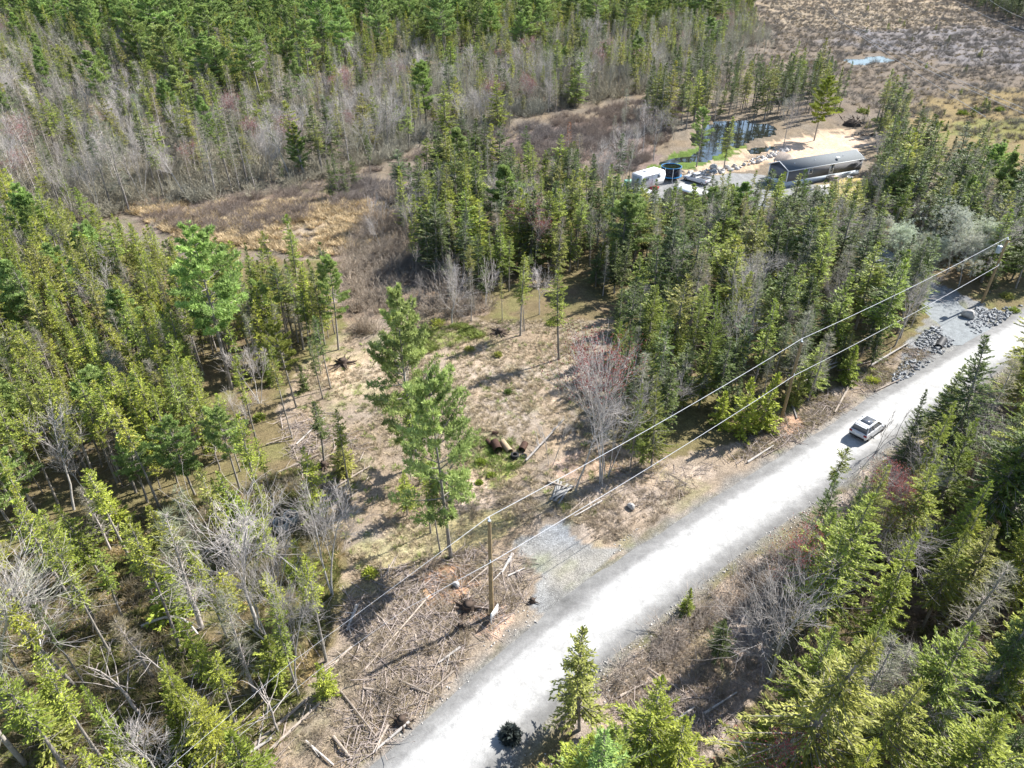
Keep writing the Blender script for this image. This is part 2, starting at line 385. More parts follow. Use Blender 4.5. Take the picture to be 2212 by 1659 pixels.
# road: pale dusty crown, wheel paths, grey loose edges
def strip(name, line, offs, zs, mat, cols):
    tg = norm(np.gradient(line, axis=0)); nr = np.stack([-tg[:, 1], tg[:, 0]], 1); n = len(line); k = len(offs)
    s = np.arange(n)*.8
    wob = (fbm(s/4, s*0+1, 71)-.5)*.5; wob2 = (fbm(s/4, s*0+9, 73)-.5)*.5
    V = []; C = []
    for j, o in enumerate(offs):
        e = o+(wob if j < 2 else wob2 if j > k-3 else 0)
        V.append(np.stack([line[:, 0]+nr[:, 0]*e, line[:, 1]+nr[:, 1]*e, np.full(n, zs[j])], 1))
        C.append(np.tile(cols[j], (n, 1))*(1-(.34 if abs(o) > 1.6 else .20)*fbm(s/2.2, s*0+j*.8, 75, 4)+(.17 if abs(o) > 1.6 else .08))[:, None])
    V = np.stack(V, 1).reshape(-1, 3); C = np.stack(C, 1).reshape(-1, 3); i = np.arange(n*k).reshape(n, k)
    for (qx, qy, qr, qa) in ((1228, 1302, .9, .34), (1262, 1318, .6, .25), (1226, 1398, .9, .30), (1250, 1345, .7, .2), (1180, 1470, 1.2, .15), (1960, 850, 1.2, .18), (2010, 835, .9, .2), (1120, 1500, .8, .16)):   # damp hollows
        q = P(qx, qy); C = C*(1-qa*np.exp(-((V[:, 0]-q[0])**2+(V[:, 1]-q[1])**2)/qr**2))[:, None]
    T = np.stack([i[:-1, :-1], i[1:, :-1], i[1:, 1:], i[:-1, 1:]], -1).reshape(-1, 4)
    T = T[:, ::-1] if offs[0] < offs[-1] else T
    return tag(link(name, mesh_np(name, V, T, None, (mat,), None, True, C)), kind='structure')
M_road = groundmat('dusty_gravel', bump=.25, fine=6, amp=.13)
lt = (.45, .443, .425); wp = (.345, .338, .323); eg = (.19, .187, .18)
offs = [-3.1, -2.5, -2.15, -1.8, -1.4, -.7, 0, .75, 1.4, 1.8, 2.15, 2.55, 3.2]
strip('gravel_road', ROAD, offs, [-.17, -.03, .01, .04, .065, .085, .10, .085, .065, .04, .01, -.03, -.17], M_road,
      [np.array(c) for c in (eg, (.165, .162, .156), (.205, .202, .195), (.25, .247, .24), (.345, .341, .33), (.41, .405, .392), lt, (.41, .405, .392), (.36, .356, .345), (.235, .231, .224), (.21, .207, .20), (.19, .187, .18), eg)])
M_drive = groundmat('driveway_gravel', False, (.21, .225, .23), .3, 7, .22)
def flat(name, polyW, z, mat, kind='structure', rag=.5, step=.8):
    pts = []
    n = len(polyW)
    for i in range(n):
        a = np.array(polyW[i]); b = np.array(polyW[(i+1) % n]); k = max(1, int(np.linalg.norm(b-a)/step))
        for t in range(k):
            p = a+(b-a)*t/k; q = rag*np.array([vn(p[:1]*.9, p[1:]*.9, 81)[0]-.5, vn(p[:1]*.9, p[1:]*.9, 83)[0]-.5]); pts.append(p+q)
    bm = bmesh.new(); vs = [bm.verts.new((p[0], p[1], z)) for p in pts]; f = bm.faces.new(vs)
    if f.normal.z < 0: bmesh.ops.reverse_faces(bm, faces=[f])
    f.normal_update()
    if f.normal.z < 0: f.normal_flip()
    bmesh.ops.triangulate(bm, faces=bm.faces[:]); me = bpy.data.meshes.new(name); bm.to_mesh(me); bm.free(); me.materials.append(mat)
    return tag(link(name, me), kind=kind)
tg = norm(np.gradient(DRV, axis=0)); nr = np.stack([-tg[:, 1], tg[:, 0]], 1)
wd = 2.0+.25*(fbm(np.arange(len(DRV))/4, np.zeros(len(DRV)), 91)-.5)[:, None]
wd = wd+np.maximum(0, 1-np.arange(len(DRV))[:, None]/16)*1.5+.4
flat('driveway', list(map(tuple, np.concatenate([DRV+nr*wd, (DRV-nr*wd)[::-1]]))), -.035, M_drive, rag=.3, step=5)
flat('yard_gravel', YARD_W, -.045, groundmat('yard_stone', False, (.22, .22, .215), .3, 7, .2), rag=1.2)
# water
M_water, n_, b_ = newmat('pond_water'); b_.inputs['Base Color'].default_value = (.016, .018, .016, 1); b_.inputs['Roughness'].default_value = .04
b_.inputs['Specular IOR Level'].default_value = .7; b_.inputs['IOR'].default_value = 1.45
g_ = N(n_, 'ShaderNodeNewGeometry'); z_ = noise(n_, 1.2, 2, .5, g_.outputs['Position']); bp_ = N(n_, 'ShaderNodeBump'); bp_.inputs['Strength'].default_value = .05
n_.links.new(z_.outputs[0], bp_.inputs['Height']); n_.links.new(bp_.outputs[0], b_.inputs['Normal'])
for nm, po in (('pond_water', POND_W), ('bog_pool', POOL_W), ('ditch_water', DITCH_W)):
    c = np.mean(po, 0); flat(nm, [tuple(c+(np.array(p)-c)*1.15) for p in po], -.22, M_water, rag=0, step=3)

# ---------------------------------------------------------------- plants: shapes grown once, then planted
def az(a): return np.array([math.cos(a), math.sin(a), 0.0])
def grow_spruce(seed, H=10.0, cb=.2, Rm=1.7, gap=.34, nb=6, step=.2, leaf=.36, sparse=.1, club=0., per=3, dead=True, wid=.2):
    r = np.random.default_rng(seed); wood = []; P0 = []; D = []; S = []; L = []; Tn = []
    lean = r.normal(0, .012, 2); bow = r.normal(0, .25, 2)
    def ax(z): t = z/H; return np.array([lean[0]*z+bow[0]*t*(1-t), lean[1]*z+bow[1]*t*(1-t), z])
    z = H*cb; lob = r.uniform(0, 6.28, 3)
    zs = np.linspace(0, H, 9)
    trunk = tubes([ax(a) for a in zs[:-1]], [ax(a) for a in zs[1:]], [H*.0095*(1-a/H)+.015 for a in zs[:-1]], [H*.0095*(1-a/H)+.012 for a in zs[1:]], 6)
    while z < H*.985:
        t = (z-H*cb)/(H*(1-cb)); prof = (1-t)**1.0*(1 if t > .12 else .55+.45*t/.12)
        if club: prof = prof*(1-club)+club*(math.exp(-((t-.62)/.3)**2))*.75
        rag = r.uniform(.72, 1.18)
        for k in range(r.poisson(nb*(1-.35*t))+2):
            a = r.uniform(0, 6.28)
            if r.random() < sparse: continue
            l = Rm*prof*rag*r.uniform(.42, 1.22)*(1+.22*math.sin(3*a+lob[0]+2*t)+.15*math.sin(2*a+lob[1]-5*t))+.12
            el = R(-14+58*t**1.6+r.normal(0, 7)); d = az(a)*math.cos(el)+np.array([0, 0, math.sin(el)]); b = ax(z+r.normal(0, .06))
            droop = (.22*(1-t)+.03)*l*.6
            s = np.arange(.12*l+.05, l, step)*1.0; u = s/l
            pts = b+d*s[:, None]+np.array([0, 0, 1.0])*(-droop*u+droop*1.15*u**3)[:, None]
            end = b+d*l+np.array([0, 0, .15*droop])
            wood.append((b, end, .012+.012*l, .006))
            side = np.cross(d, [0, 0, 1.]); side = side/np.linalg.norm(side); tb = r.normal(.5, .17)
            for q in range(per):
                m = len(s); sg = (-1)**q if q < 2 else 0
                dd = norm(d*r.uniform(.55, 1.0, (m, 1))+side*(sg*r.uniform(.35, .95, (m, 1))+r.normal(0, .15, (m, 1)))+np.array([0, 0, 1.])*r.normal(.06 if q < 2 else .25, .25, (m, 1)))
                sd = norm(np.cross(dd, norm(np.array([0, 0, 1.])+r.normal(0, .55, (m, 3)))))
                P0.append(pts+r.normal(0, .03, (m, 3))); D.append(dd); S.append(sd)
                L.append(leaf*r.uniform(.6, 1.25, m)*(.55+.45*(1-u*.3))*(1 if l > .6 else .75)); Tn.append(np.clip(tb+r.normal(0, .15, m)+.10*(u-.5), 0, 1))
        z += gap*(1-.45*t)*r.uniform(.7, 1.3)
    n = 8
    P0.append(np.repeat([ax(H*.97)], n, 0)); e = r.uniform(0, 6.28, n); D.append(norm(np.stack([np.cos(e)*.35, np.sin(e)*.35, np.ones(n)], 1)))
    S.append(norm(np.stack([-np.sin(e), np.cos(e), 0*e], 1))); L.append(np.full(n, .4)); Tn.append(np.full(n, .6))
    P0, D, S, L, Tn = map(np.concatenate, (P0, D, S, L, Tn))
    crown = blades(P0, D, S, L, L*wid)
    if dead:
        for k in range(int(H*cb*4)):
            zz = r.uniform(.12, 1)*H*cb; a = r.uniform(0, 6.28); l = r.uniform(.3, 1.0); b = ax(zz); wood.append((b, b+az(a)*l+np.array([0, 0, r.uniform(-.25, .1)*l]), .016, .006))
    w0, w1, a0, a1 = zip(*wood); br = tubes(w0, w1, np.array(a0), np.array(a1), 3)
    return cat([trunk, br]), crown, np.repeat(Tn, 4)
def grow_pine(seed, H=16.0, cb=.35, Rm=3.1, gap=.78, needles=12, nl=.30):
    r = np.random.default_rng(seed); wood = []; TP = []; TD = []; TT = []
    bow = r.normal(0, .5, 2)
    def ax(z): t = z/H; return np.array([bow[0]*t*(1-t), bow[1]*t*(1-t), z])
    zs = np.linspace(0, H, 10); trunk = tubes([ax(a) for a in zs[:-1]], [ax(a) for a in zs[1:]], [H*.0115*(1-a/H)+.02 for a in zs[:-1]], [H*.0115*(1-a/H)+.015 for a in zs[1:]], 7)
    z = H*cb; ph = r.uniform(0, 6.28)
    while z < H*.97:
        t = (z-H*cb)/(H*(1-cb)); prof = (.55+.45*min(1, t/.25)) if t < .25 else (1-((t-.25)/.75)**1.5*.86)
        n = r.integers(3, 7); a0 = r.uniform(0, 6.28)
        for k in range(n):
            a = a0+k*6.28/n+r.normal(0, .25)
            if r.random() < .18: continue
            l = Rm*prof*r.uniform(.55, 1.15)*(1+.25*math.sin(2*a+ph)); el = R(4+34*t+r.normal(0, 7)); d = az(a)*math.cos(el)+np.array([0, 0, math.sin(el)])
            b = ax(z+r.uniform(-.12, .12)); tb = r.normal(.5, .15)
            def at(u): return b+d*l*u+np.array([0, 0, 1.])*l*(.16*u*u-.06*u)
            us = np.linspace(0, 1, 5); pp = [at(u) for u in us]
            for i in range(4): wood.append((pp[i], pp[i+1], .05*(1-us[i])*l/3+.012, .05*(1-us[i+1])*l/3+.010))
            side = np.cross(d, [0, 0, 1.]); side /= np.linalg.norm(side)
            for u in np.arange(.28, 1.01, .085):
                for sg in (-1, 1):
                    sl = l*(.34*(1-u)+.10)*r.uniform(.5, 1.25); dd = d*.75+side*sg*r.uniform(.5, .9)+np.array([0, 0, r.uniform(.0, .3)]); dd /= np.linalg.norm(dd)
                    p = at(u); q = p+dd*sl; wood.append((p, q, .012, .006))
                    for f in ((1.0,) if sl < .45 else (.55, 1.0)):
                        TP.append(p+dd*sl*f); TD.append(dd); TT.append(np.clip(tb+r.normal(0, .14), 0, 1))
            TP.append(at(1.)); TD.append(d); TT.append(tb)
        z += gap*r.uniform(.7, 1.3)*(1-.25*t)
    TP.append(ax(H)); TD.append(np.array([0, 0, 1.])); TT.append(.6)
    TP, TD, TT = np.array(TP), np.array(TD), np.array(TT); m = len(TP)
    dd = norm(TD[:, None]*.55+np.array([0, 0, .45])+r.normal(0, .62, (m, needles, 3))); sd = norm(np.cross(dd, r.normal(0, 1, (m, needles, 3))))
    l = nl*r.uniform(.65, 1.3, (m, needles)); p = TP[:, None]+r.normal(0, .05, (m, needles, 3))
    crown = blades(p.reshape(-1, 3), dd.reshape(-1, 3), sd.reshape(-1, 3), l.ravel(), l.ravel()*.15)
    for k in range(int(H*cb*1.6)):
        zz = r.uniform(.3, 1)*H*cb; a = r.uniform(0, 6.28); q = r.uniform(.4, 1.5); b = ax(zz); wood.append((b, b+az(a)*q+np.array([0, 0, r.uniform(-.1, .25)*q]), .025, .008))
    w0, w1, a0, a1 = zip(*wood)
    return cat([trunk, tubes(w0, w1, np.array(a0), np.array(a1), 3)]), crown, np.repeat(np.repeat(TT, needles)+r.normal(0, .08, m*needles), 4)
def grow_bare(seed, H=9.0, stems=1, limbs=10, spread=38, fine=3, buds=0, cb=.3, rt=.011, twig=.0085):
    r = np.random.default_rng(seed); T0 = []; B = []; tips = []
    def branch(p, d, l, rad, lev, out):
        k = 6 if lev == 0 else 4 if lev == 1 else 3; pts = [np.array(p)]; d = np.array(d)
        for i in range(k):
            d = d+r.normal(0, .07+.05*lev, 3)+np.array([0, 0, .06 if lev else 0]); d /= np.linalg.norm(d); pts.append(pts[-1]+d*l/k)
        rr = np.linspace(rad, max(rad*.35, twig*.55), k+1)
        for i in range(k): out.append((pts[i], pts[i+1], rr[i], rr[i+1]))
        if lev >= fine: tips.append(pts[-1]); return
        nc = limbs if lev == 0 else r.integers(6, 9) if lev == 1 else r.integers(5, 8)
        for c in range(nc):
            f = r.uniform(cb, 1.0) if lev == 0 else r.uniform(.22, 1.0)
            if c == 0: f = 1.0
            j = min(int(f*k), k-1); u = f*k-j; q = pts[j]*(1-u)+pts[j+1]*u; dd = norm(pts[j+1]-pts[j])
            ang = R(spread*r.uniform(.55, 1.25))*(1 if c else .3); t = r.normal(0, 1, 3); t -= dd*t.dot(dd); t /= np.linalg.norm(t)
            nd = dd*math.cos(ang)+t*math.sin(ang); nl = l*(.62-.42*f*(lev == 0)+.1*(lev > 0))*r.uniform(.6, 1.15)
            branch(q, nd, nl, max(rr[j]*.5, twig), lev+1, B)
    for s in range(stems):
        tilt = r.normal(0, .04+.07*(stems > 1), 2); branch((r.normal(0, .12)*(stems > 1), r.normal(0, .12)*(stems > 1), 0), norm(np.array([tilt[0], tilt[1], 1.])), H*.92*r.uniform(.82, 1), H*rt/(stems**.4), 0, T0)
    w0, w1, a0, a1 = zip(*T0); trunk = tubes(w0, w1, np.array(a0), np.array(a1), 6)
    w0, w1, a0, a1 = zip(*B); crown = tubes(w0, w1, np.array(a0), np.array(a1), 3)
    leaf = None
    if buds:
        tp = np.repeat(np.array(tips), buds, 0); m = len(tp); dd = norm(r.normal(0, 1, (m, 3))+[0, 0, .4]); sd = norm(np.cross(dd, r.normal(0, 1, (m, 3))))
        leaf = blades(tp+r.normal(0, .12, (m, 3)), dd, sd, r.uniform(.07, .16, m), .04)
    return trunk, crown, leaf
def grow_bush(seed, h=1.2, n=34, spread=.55):
    r = np.random.default_rng(seed); a = r.uniform(0, 6.28, n); b = np.stack([np.cos(a), np.sin(a), 0*a], 1)*r.uniform(0, .35, (n, 1))
    d = norm(np.stack([np.cos(a)*spread, np.sin(a)*spread, np.ones(n)], 1)+r.normal(0, .22, (n, 3))); l = h*r.uniform(.5, 1.1, n)
    m = b+d*l[:, None]*.55; e = m+norm(d+r.normal(0, .25, (n, 3)))*l[:, None]*.5
    seg = [tubes(b, m, .014, .010, 3), tubes(m, e, .010, .005, 3)]
    for k in range(3):
        f = r.uniform(.3, 1, (n, 1)); q = m*(1-f)+e*f; seg.append(tubes(q, q+norm(d+r.normal(0, .6, (n, 3)))*l[:, None]*.3, .007, .004, 3))
    return cat(seg)
def grow_snag(seed, H=9.0, twigs=170, green=.0):
    # a lichen-grey, needle-thin conifer: many short dead twigs on a pole
    r = np.random.default_rng(seed); zs = np.linspace(0, H, 7); wob = np.cumsum(r.normal(0, .05, (7, 2)), 0); ax = lambda z: np.array([np.interp(z, zs, wob[:, 0]), np.interp(z, zs, wob[:, 1]), z])
    trunk = tubes([ax(a) for a in zs[:-1]], [ax(a) for a in zs[1:]], [H*.012*(1-a/H)+.012 for a in zs[:-1]], [H*.012*(1-a/H)+.010 for a in zs[1:]], 5)
    w = []; pts = []; ds = []
    for k in range(twigs):
        t = r.uniform(.14, 1)**.8; a = r.uniform(0, 6.28); l = (1.25*(1-t)**.7+.18)*r.uniform(.5, 1.1); d = norm(az(a)+np.array([0, 0, r.uniform(-.35, .25)+.5*t])); b = ax(t*H); e = b+d*l
        w.append((b, e, .014, .006))
        for j in range(9):
            f = r.uniform(.3, 1); q = b+d*l*f; pts.append(q); ds.append(norm(d+r.normal(0, .55, 3)))
    w0, w1, a0, a1 = zip(*w); pts = np.array(pts); ds = np.array(ds); m = len(pts); sd = norm(np.cross(ds, r.normal(0, 1, (m, 3))))
    crown = blades(pts, ds, sd, r.uniform(.2, .45, m), .012)
    return cat([trunk, tubes(w0, w1, np.array(a0), np.array(a1), 3)]), crown, np.repeat(r.uniform(.2, .9, m), 4)

LIB = {}
def lib(key, trunk, crown, tint, mt, mc, H, extra=None):
    LIB.setdefault(key, []).append((mesh_np('trunk', *trunk, None, (mt,), None, True), mesh_np('crown', *crown, tint if tint is not None else np.full(len(crown[0]), .5), (mc,)), H, extra))
for i in range(7): lib('spruce_near', *grow_spruce(100+i, 12, (.10, .15, .2, .25, .3, .12, .34)[i], 2.0+.15*(i % 3), .38, 9, .085, .195, .16, 0, 5, True, .16), M_bark, M_needle, 12)
for i in range(9): lib('spruce', *grow_spruce(200+i, 10, (.12, .2, .28, .16, .33, .22, .4, .1, .3)[i], (1.35, 1.7, 1.5, 1.9, 1.25, 1.6, 1.5, 2.0, 1.1)[i], .40, 8, .14, .29, .2, (.0, .2, 0, .1, .3, 0, .35, 0, .2)[i]), M_bark, M_needle, 10)
for i in range(6): lib('spruce_bare_pole', *grow_spruce(300+i, 10, (.5, .6, .46, .66, .54, .42)[i], (1.0, 1.2, 1.05, 1.3, .95, 1.15)[i], .26, 6, .11, .225, .17, .4), M_bark, M_needle, 10)
for i in range(3): lib('sapling', *grow_spruce(400+i, 4, .02, 1.15, .2, 7, .13, .28, .05, 0, 4, False), M_bark, M_needle, 4)
for i in range(5): lib('pine', *grow_pine(500+i, 16, (.38, .3, .42, .34, .5)[i], 3.5, .72, 14, .32), M_bark, M_leafobj, 16)
for i in range(2): lib('pine_broad', *grow_pine(590+i, 16, (.3, .2)[i], (4.3, 4.0)[i], .74, 12, .34), M_bark, M_leafobj, 16)
for i in range(3): lib('pine_small', *grow_pine(550+i, 9, (.3, .4, .2)[i], 1.9, .5, 12, .24), M_bark, M_leafobj, 9)
for i in range(6):
    t, c, l = grow_bare(600+i, 9, (1, 2, 1, 3, 1, 2)[i], (12, 8, 14, 6, 11, 9)[i], (32, 30, 40, 26, 34, 30)[i], 3, 0, (.3, .3, .25, .35, .4, .3)[i])
    lib('bare', t, c, None, M_pale, M_twig, 9)
for i in range(4):
    t, c, l = grow_bare(650+i, 5, (2, 3, 1, 4)[i], 6, 24, 2, 0, .3, .009, .010); lib('bare_sapling', t, c, None, M_pale, M_twig, 5)
M_bud = foliage('buds', None, .3)
def lib_bud(key, seed, H, stems, limbs, spread, buds):
    t, c, l = grow_bare(seed, H, stems, limbs, spread, 3, buds)
    lib(key, t, c, None, M_pale, M_twig, H, mesh_np('buds', *l, np.random.default_rng(seed).uniform(.2, .9, len(l[0])), (M_bud,)))
for i in range(3): lib_bud('maple', 700+i, 8, (3, 2, 4)[i], 8, 24, 2)
for i in range(3): lib_bud('catkin', 720+i, 9, (1, 2, 1)[i], 10, 42, 24)
for i in range(4): lib('snag', *grow_snag(740+i, 9, 150), M_dead, M_leafobj, 9)
for i in range(2):                                 # plain dead poles with broken stubs
    t, c, l = grow_bare(760+i, 8, 1, 16, 70, 1, 0, .2, .013, .014); lib('dead_pole', t, c, None, M_dead, M_dead, 8)

PLANTS = []                                        # every single plant: dict, put down later, biggest in the picture first
OCC = []
def vary(c, k=.05):
    b = random.uniform(.82, 1.18); return tuple(max(.008, v*b*(1+random.uniform(-k, k))) for v in c)
YG, MG, DG, BG, OL = (.345, .380, .060), (.250, .305, .054), (.120, .162, .044), (.112, .150, .060), (.300, .310, .075)
PINE = (.290, .380, .120)
TONE = [('yellow-green', YG), ('mid-green', MG), ('dark green', DG), ('blue-green', BG), ('olive-green', OL)]
def plant(key, x, y, H, tone=None, var=None, zone='', rot=None, sx=1., hero=False, group=None, name=None, tilt=0):
    PLANTS.append(dict(key=key, x=x, y=y, H=H, tone=tone, var=var, zone=zone, rot=random.uniform(0, 6.28) if rot is None else rot, sx=sx, hero=hero, group=group, name=name, tilt=tilt))
    if hero: OCC.append((x, y))
def hero(key, bx, by, ty, tone=None, var=None, sx=1., zone='', name=None, H=None):
    b = P(bx, by); h = top_z(b, ty)-hgt(*b)[0] if H is None else H; plant(key, b[0], b[1], max(h, .5), tone, var, zone, None, sx, True, None, name)
PI, SP, SB, SN = 'pine', 'spruce', 'spruce_near', 'spruce_bare_pole'
# --- trees one can point at (foot column, foot row, top row)
CL = 'clearing'
hero('pine_broad', 974, 1203, 783, 'light', 0, .70, CL); hero('pine_broad', 890, 1010, 622, 'light', 1, .72, CL); hero(SN, 968, 1185, 1020, 'mid-green', 3, .8, CL); hero(SN, 930, 1150, 980, 'yellow-green', 4, .9, CL)
hero(SB, 880, 1112, 1010, 'yellow-green', 2, 1.3, CL); hero('spruce_bare_pole', 908, 1046, 836, 'mid-green', 0, 1.25, CL)
hero(SN, 952, 1196, 1000, 'mid-green', 1, .8, CL); hero('spruce_bare_pole', 700, 1003, 866, 'dark green', 2, 1.5, CL)
hero('pine', 500, 838, 480, 'pine', 2, 1.0, 'left'); hero('pine', 190, 700, 556, 'pine', 3, 1.1, 'left'); hero('pine', 582, 765, 606, 'pine', 4, 1.05, 'left')
hero('pine', 731, 755, 555, 'pine', 0, .9, 'left'); hero('pine', 337, 976, 815, 'pine', 1, 1.1, 'left'); hero('pine', 422, 1072, 895, 'pine', 3, 1.0, 'left'); hero('pine', 520, 1063, 875, 'pine', 4, .95, 'left')
hero('pine', 320, 1088, 930, 'pine', 2, 1.1, 'left'); hero('pine', 640, 880, 700, 'olive-green', 4, .8, 'left'); hero('pine', 458, 640, 520, 'pine', 1, 1, 'left')
hero('pine_small', 972, 362, 292, 'yellow-green', 0, 1.1, 'bog'); hero('pine_small', 1030, 378, 290, 'pine', 1, 1.2, 'bog')
hero('pine', 1758, 305, 165, 'yellow-green', 1, 1.0, 'yard'); hero('pine', 1504, 362, 232, 'pine', 0, 1.0, 'yard'); hero(SP, 1563, 367, 252, 'mid-green', 2, 1.2, 'yard')
hero('bare', 1691, 322, 213, None, 0, 1.0, 'yard'); hero('bare', 1345, 405, 285, None, 3, .8, 'yard'); hero(SN, 1358, 404, 305, 'dark green', 1, 1, 'yard'); hero('bare', 1412, 345, 240, None, 1, .9, 'yard'); hero('bare', 1388, 330, 235, None, 4, .9, 'yard')
hero(SN, 1207, 776, 583, 'mid-green', 2, 1.35, CL); hero(SN, 1124, 726, 552, 'yellow-green', 5, 1.2, CL); hero(SN, 1133, 716, 600, 'mid-green', 1, 1.0, CL)
hero(SB, 1332, 770, 606, 'dark green', 3, 1.1, CL); hero(SB, 1338, 890, 705, 'dark green', 5, 1.1, CL); hero(SB, 1322, 830, 690, 'mid-green', 6, 1.0, CL); hero('bare', 977, 700, 573, None, 2, 1.15, CL); hero('bare', 1165, 678, 583, None, 0, 1.2, CL); hero(SN, 1025, 677, 530, 'olive-green', 3, .9, CL); hero(SN, 1085, 690, 590, 'olive-green', 0, .8, CL)
hero(SB, 1390, 800, 610, 'mid-green', 1, 1.0, CL); hero(SB, 1395, 890, 660, 'mid-green', 0, 1.05, CL); hero(SB, 1450, 800, 612, 'mid-green', 2, .9, CL); hero(SB, 1340, 850, 700, 'olive-green', 3, .95, CL); hero('snag', 1372, 940, 760, 'grey', 1, 1.2, CL)
hero('maple', 1297, 1050, 793, 'red', 0, .8, CL); hero('bare', 1312, 1030, 840, None, 3, .8, CL); hero('bare', 1243, 1063, 868, None, 4, .9, CL); hero('bare_sapling', 1190, 1010, 900, None, 1, .9, CL)
hero(SB, 1360, 1020, 826, 'mid-green', 4, .7, 'roadside'); hero(SB, 1407, 1010, 812, 'mid-green', 1, .95, 'roadside'); hero(SP, 1385, 1005, 905, 'mid-green', 0, 1.2, 'roadside')
hero(SB, 1541, 830, 628, 'mid-green', 0, 1.0, 'mid'); hero(SB, 1480, 830, 640, 'mid-green', 3, 1.0, 'mid'); hero(SB, 1510, 880, 690, 'mid-green', 1, 1.1, 'mid'); hero(SB, 1560, 880, 730, 'dark green', 2, 1.1, 'mid')
hero('sapling', 1600, 935, 815, 'yellow-green', 0, .8, 'roadside'); hero('sapling', 1641, 925, 806, 'yellow-green', 1, .85, 'roadside'); hero('sapling', 1560, 920, 850, 'yellow-green', 2, 1.0, 'roadside')
hero('sapling', 1828, 822, 748, 'mid-green', 1, 1.15, 'roadside'); hero('sapling', 1708, 876, 800, 'olive-green', 0, 1.0, 'roadside'); hero('sapling', 1760, 840, 770, 'dark green', 2, 1.0, 'roadside')
hero(SN, 1752, 1152, 962, 'mid-green', 3, .9, 'right'); hero(SB, 1938, 1040, 850, 'dark green', 1, .9, 'right'); hero(SB, 1975, 1055, 860, 'yellow-green', 0, 1.0, 'right'); hero(SB, 2010, 1130, 905, 'mid-green', 2, 1.05, 'right')
hero(SB, 2165, 985, 768, 'mid-green', 3, 1.0, 'right'); hero(SB, 2120, 1060, 840, 'dark green', 4, 1.1, 'right'); hero(SB, 1745, 1240, 1030, 'dark green', 2, 1.0, 'right'); hero(SB, 1800, 1260, 1040, 'dark green', 0, .85, 'right')
hero('maple', 1880, 1200, 1050, 'red', 2, .9, 'right'); hero('bare_sapling', 1893, 975, 890, None, 0, 1.0, 'right'); hero('bare_sapling', 1935, 945, 870, None, 2, 1.0, 'right'); hero('maple', 1690, 1330, 1170, 'red', 1, .9, 'right')
hero('bare', 1661, 1474, 1232, None, 2, 1.2, 'right'); hero(SB, 1550, 1424, 1330, 'dark green', 1, 1.5, 'right'); hero('sapling', 1480, 1322, 1272, 'mid-green', 1, .8, 'right')
hero(SP, 1252, 1574, 1362, 'olive-green', 3, 1.15, 'bottom'); hero(SB, 1372, 1730, 1478, 'yellow-green', 0, 1.58, 'bottom'); hero(SB, 1204, 1800, 1566, 'yellow-green', 2, 1.35, 'bottom'); hero(SB, 1265, 1850, 1580, 'pine', 1, 1.5, 'bottom')
hero(SB, 1450, 1760, 1552, 'yellow-green', 3, 1.5, 'bottom'); hero(SB, 1320, 1800, 1560, 'mid-green', 4, 1.5, 'bottom'); hero('sapling', 1610, 1660, 1548, 'yellow-green', 0, .7, 'bottom'); hero(SB, 1500, 1900, 1640, 'yellow-green', 0, 1.5, 'bottom')
hero(SB, 2010, 1790, 1535, 'yellow-green', 1, 1.72, 'right'); hero(SB, 1870, 1420, 1160, 'yellow-green', 0, 1.15, 'right'); hero(SB, 1990, 1360, 1150, 'mid-green', 4, 1.1, 'right')
hero('snag', 1800, 1640, 1410, 'grey', 0, 1.5, 'right'); hero('snag', 2040, 1420, 1200, 'grey', 2, 1.4, 'right'); hero('snag', 1880, 1590, 1400, 'grey', 3, 1.4, 'right')
LL = 'lower left'
hero('bare', 119, 1455, 1205, None, 2, 1.15, LL); hero('bare', 557, 1364, 1118, None, 0, 1.25, LL); hero('bare', 590, 1400, 1180, None, 3, 1.0, LL); hero('bare', 160, 1102, 936, None, 4, 1.2, LL); hero('bare', 20, 1540, 1250, None, 5, 1.2, LL); hero('bare', 720, 1290, 1080, None, 1, 1.0, LL)
hero('snag', 433, 1362, 1112, 'grey', 0, 1.4, LL); hero('snag', 330, 1470, 1330, 'tan', 1, 1.5, LL); hero('dead_pole', 600, 1577, 1443, None, 0, 1, LL); hero('dead_pole', 425, 1560, 1380, None, 1, 1, LL)
hero(SN, 525, 1438, 1226, 'yellow-green', 1, 1.2, LL); hero(SN, 705, 1430, 1190, 'yellow-green', 4, 1.0, LL); hero(SN, 645, 1500, 1290, 'mid-green', 2, .9, LL); hero('bare', 640, 1480, 1260, None, 1, .8, LL); hero(SN, 610, 1330, 1130, 'yellow-green', 3, 1.0, LL); hero(SN, 688, 1340, 1170, 'yellow-green', 0, 1.0, LL)
hero('sapling', 600, 1475, 1382, 'mid-green', 0, 1.0, LL); hero(SB, 505, 1660, 1470, 'yellow-green', 3, 1.2, LL); hero('sapling', 300, 1730, 1618, 'yellow-green', 1, 1.0, LL); hero(SB, 420, 1590, 1400, 'yellow-green', 0, 1.0, LL); hero('sapling', 400, 1640, 1540, 'mid-green', 2, 1.0, LL); hero('sapling', 710, 1500, 1430, 'yellow-green', 0, .9, LL); hero('sapling', 135, 1560, 1480, 'mid-green', 2, 1.2, LL)
hero(SN, 265, 1335, 1200, 'mid-green', 5, 1.3, LL); hero(SN, 60, 1330, 1130, 'yellow-green', 0, 1.2, LL); hero(SN, 205, 1345, 1110, 'mid-green', 4, 1.2, LL); hero('sapling', 550, 1720, 1600, 'mid-green', 1, 1.0, LL); hero(SN, 560, 1090, 960, 'yellow-green', 3, 1.2, LL)
for bx, by, ty in ((720, 432, 343), (745, 427, 350), (768, 404, 333), (800, 374, 292), (733, 418, 330), (875, 392, 348), (612, 400, 348), (372, 345, 312), (345, 350, 318)): hero(SP, bx, by, ty, 'dark green', None, 1.15, 'bog', H=None)
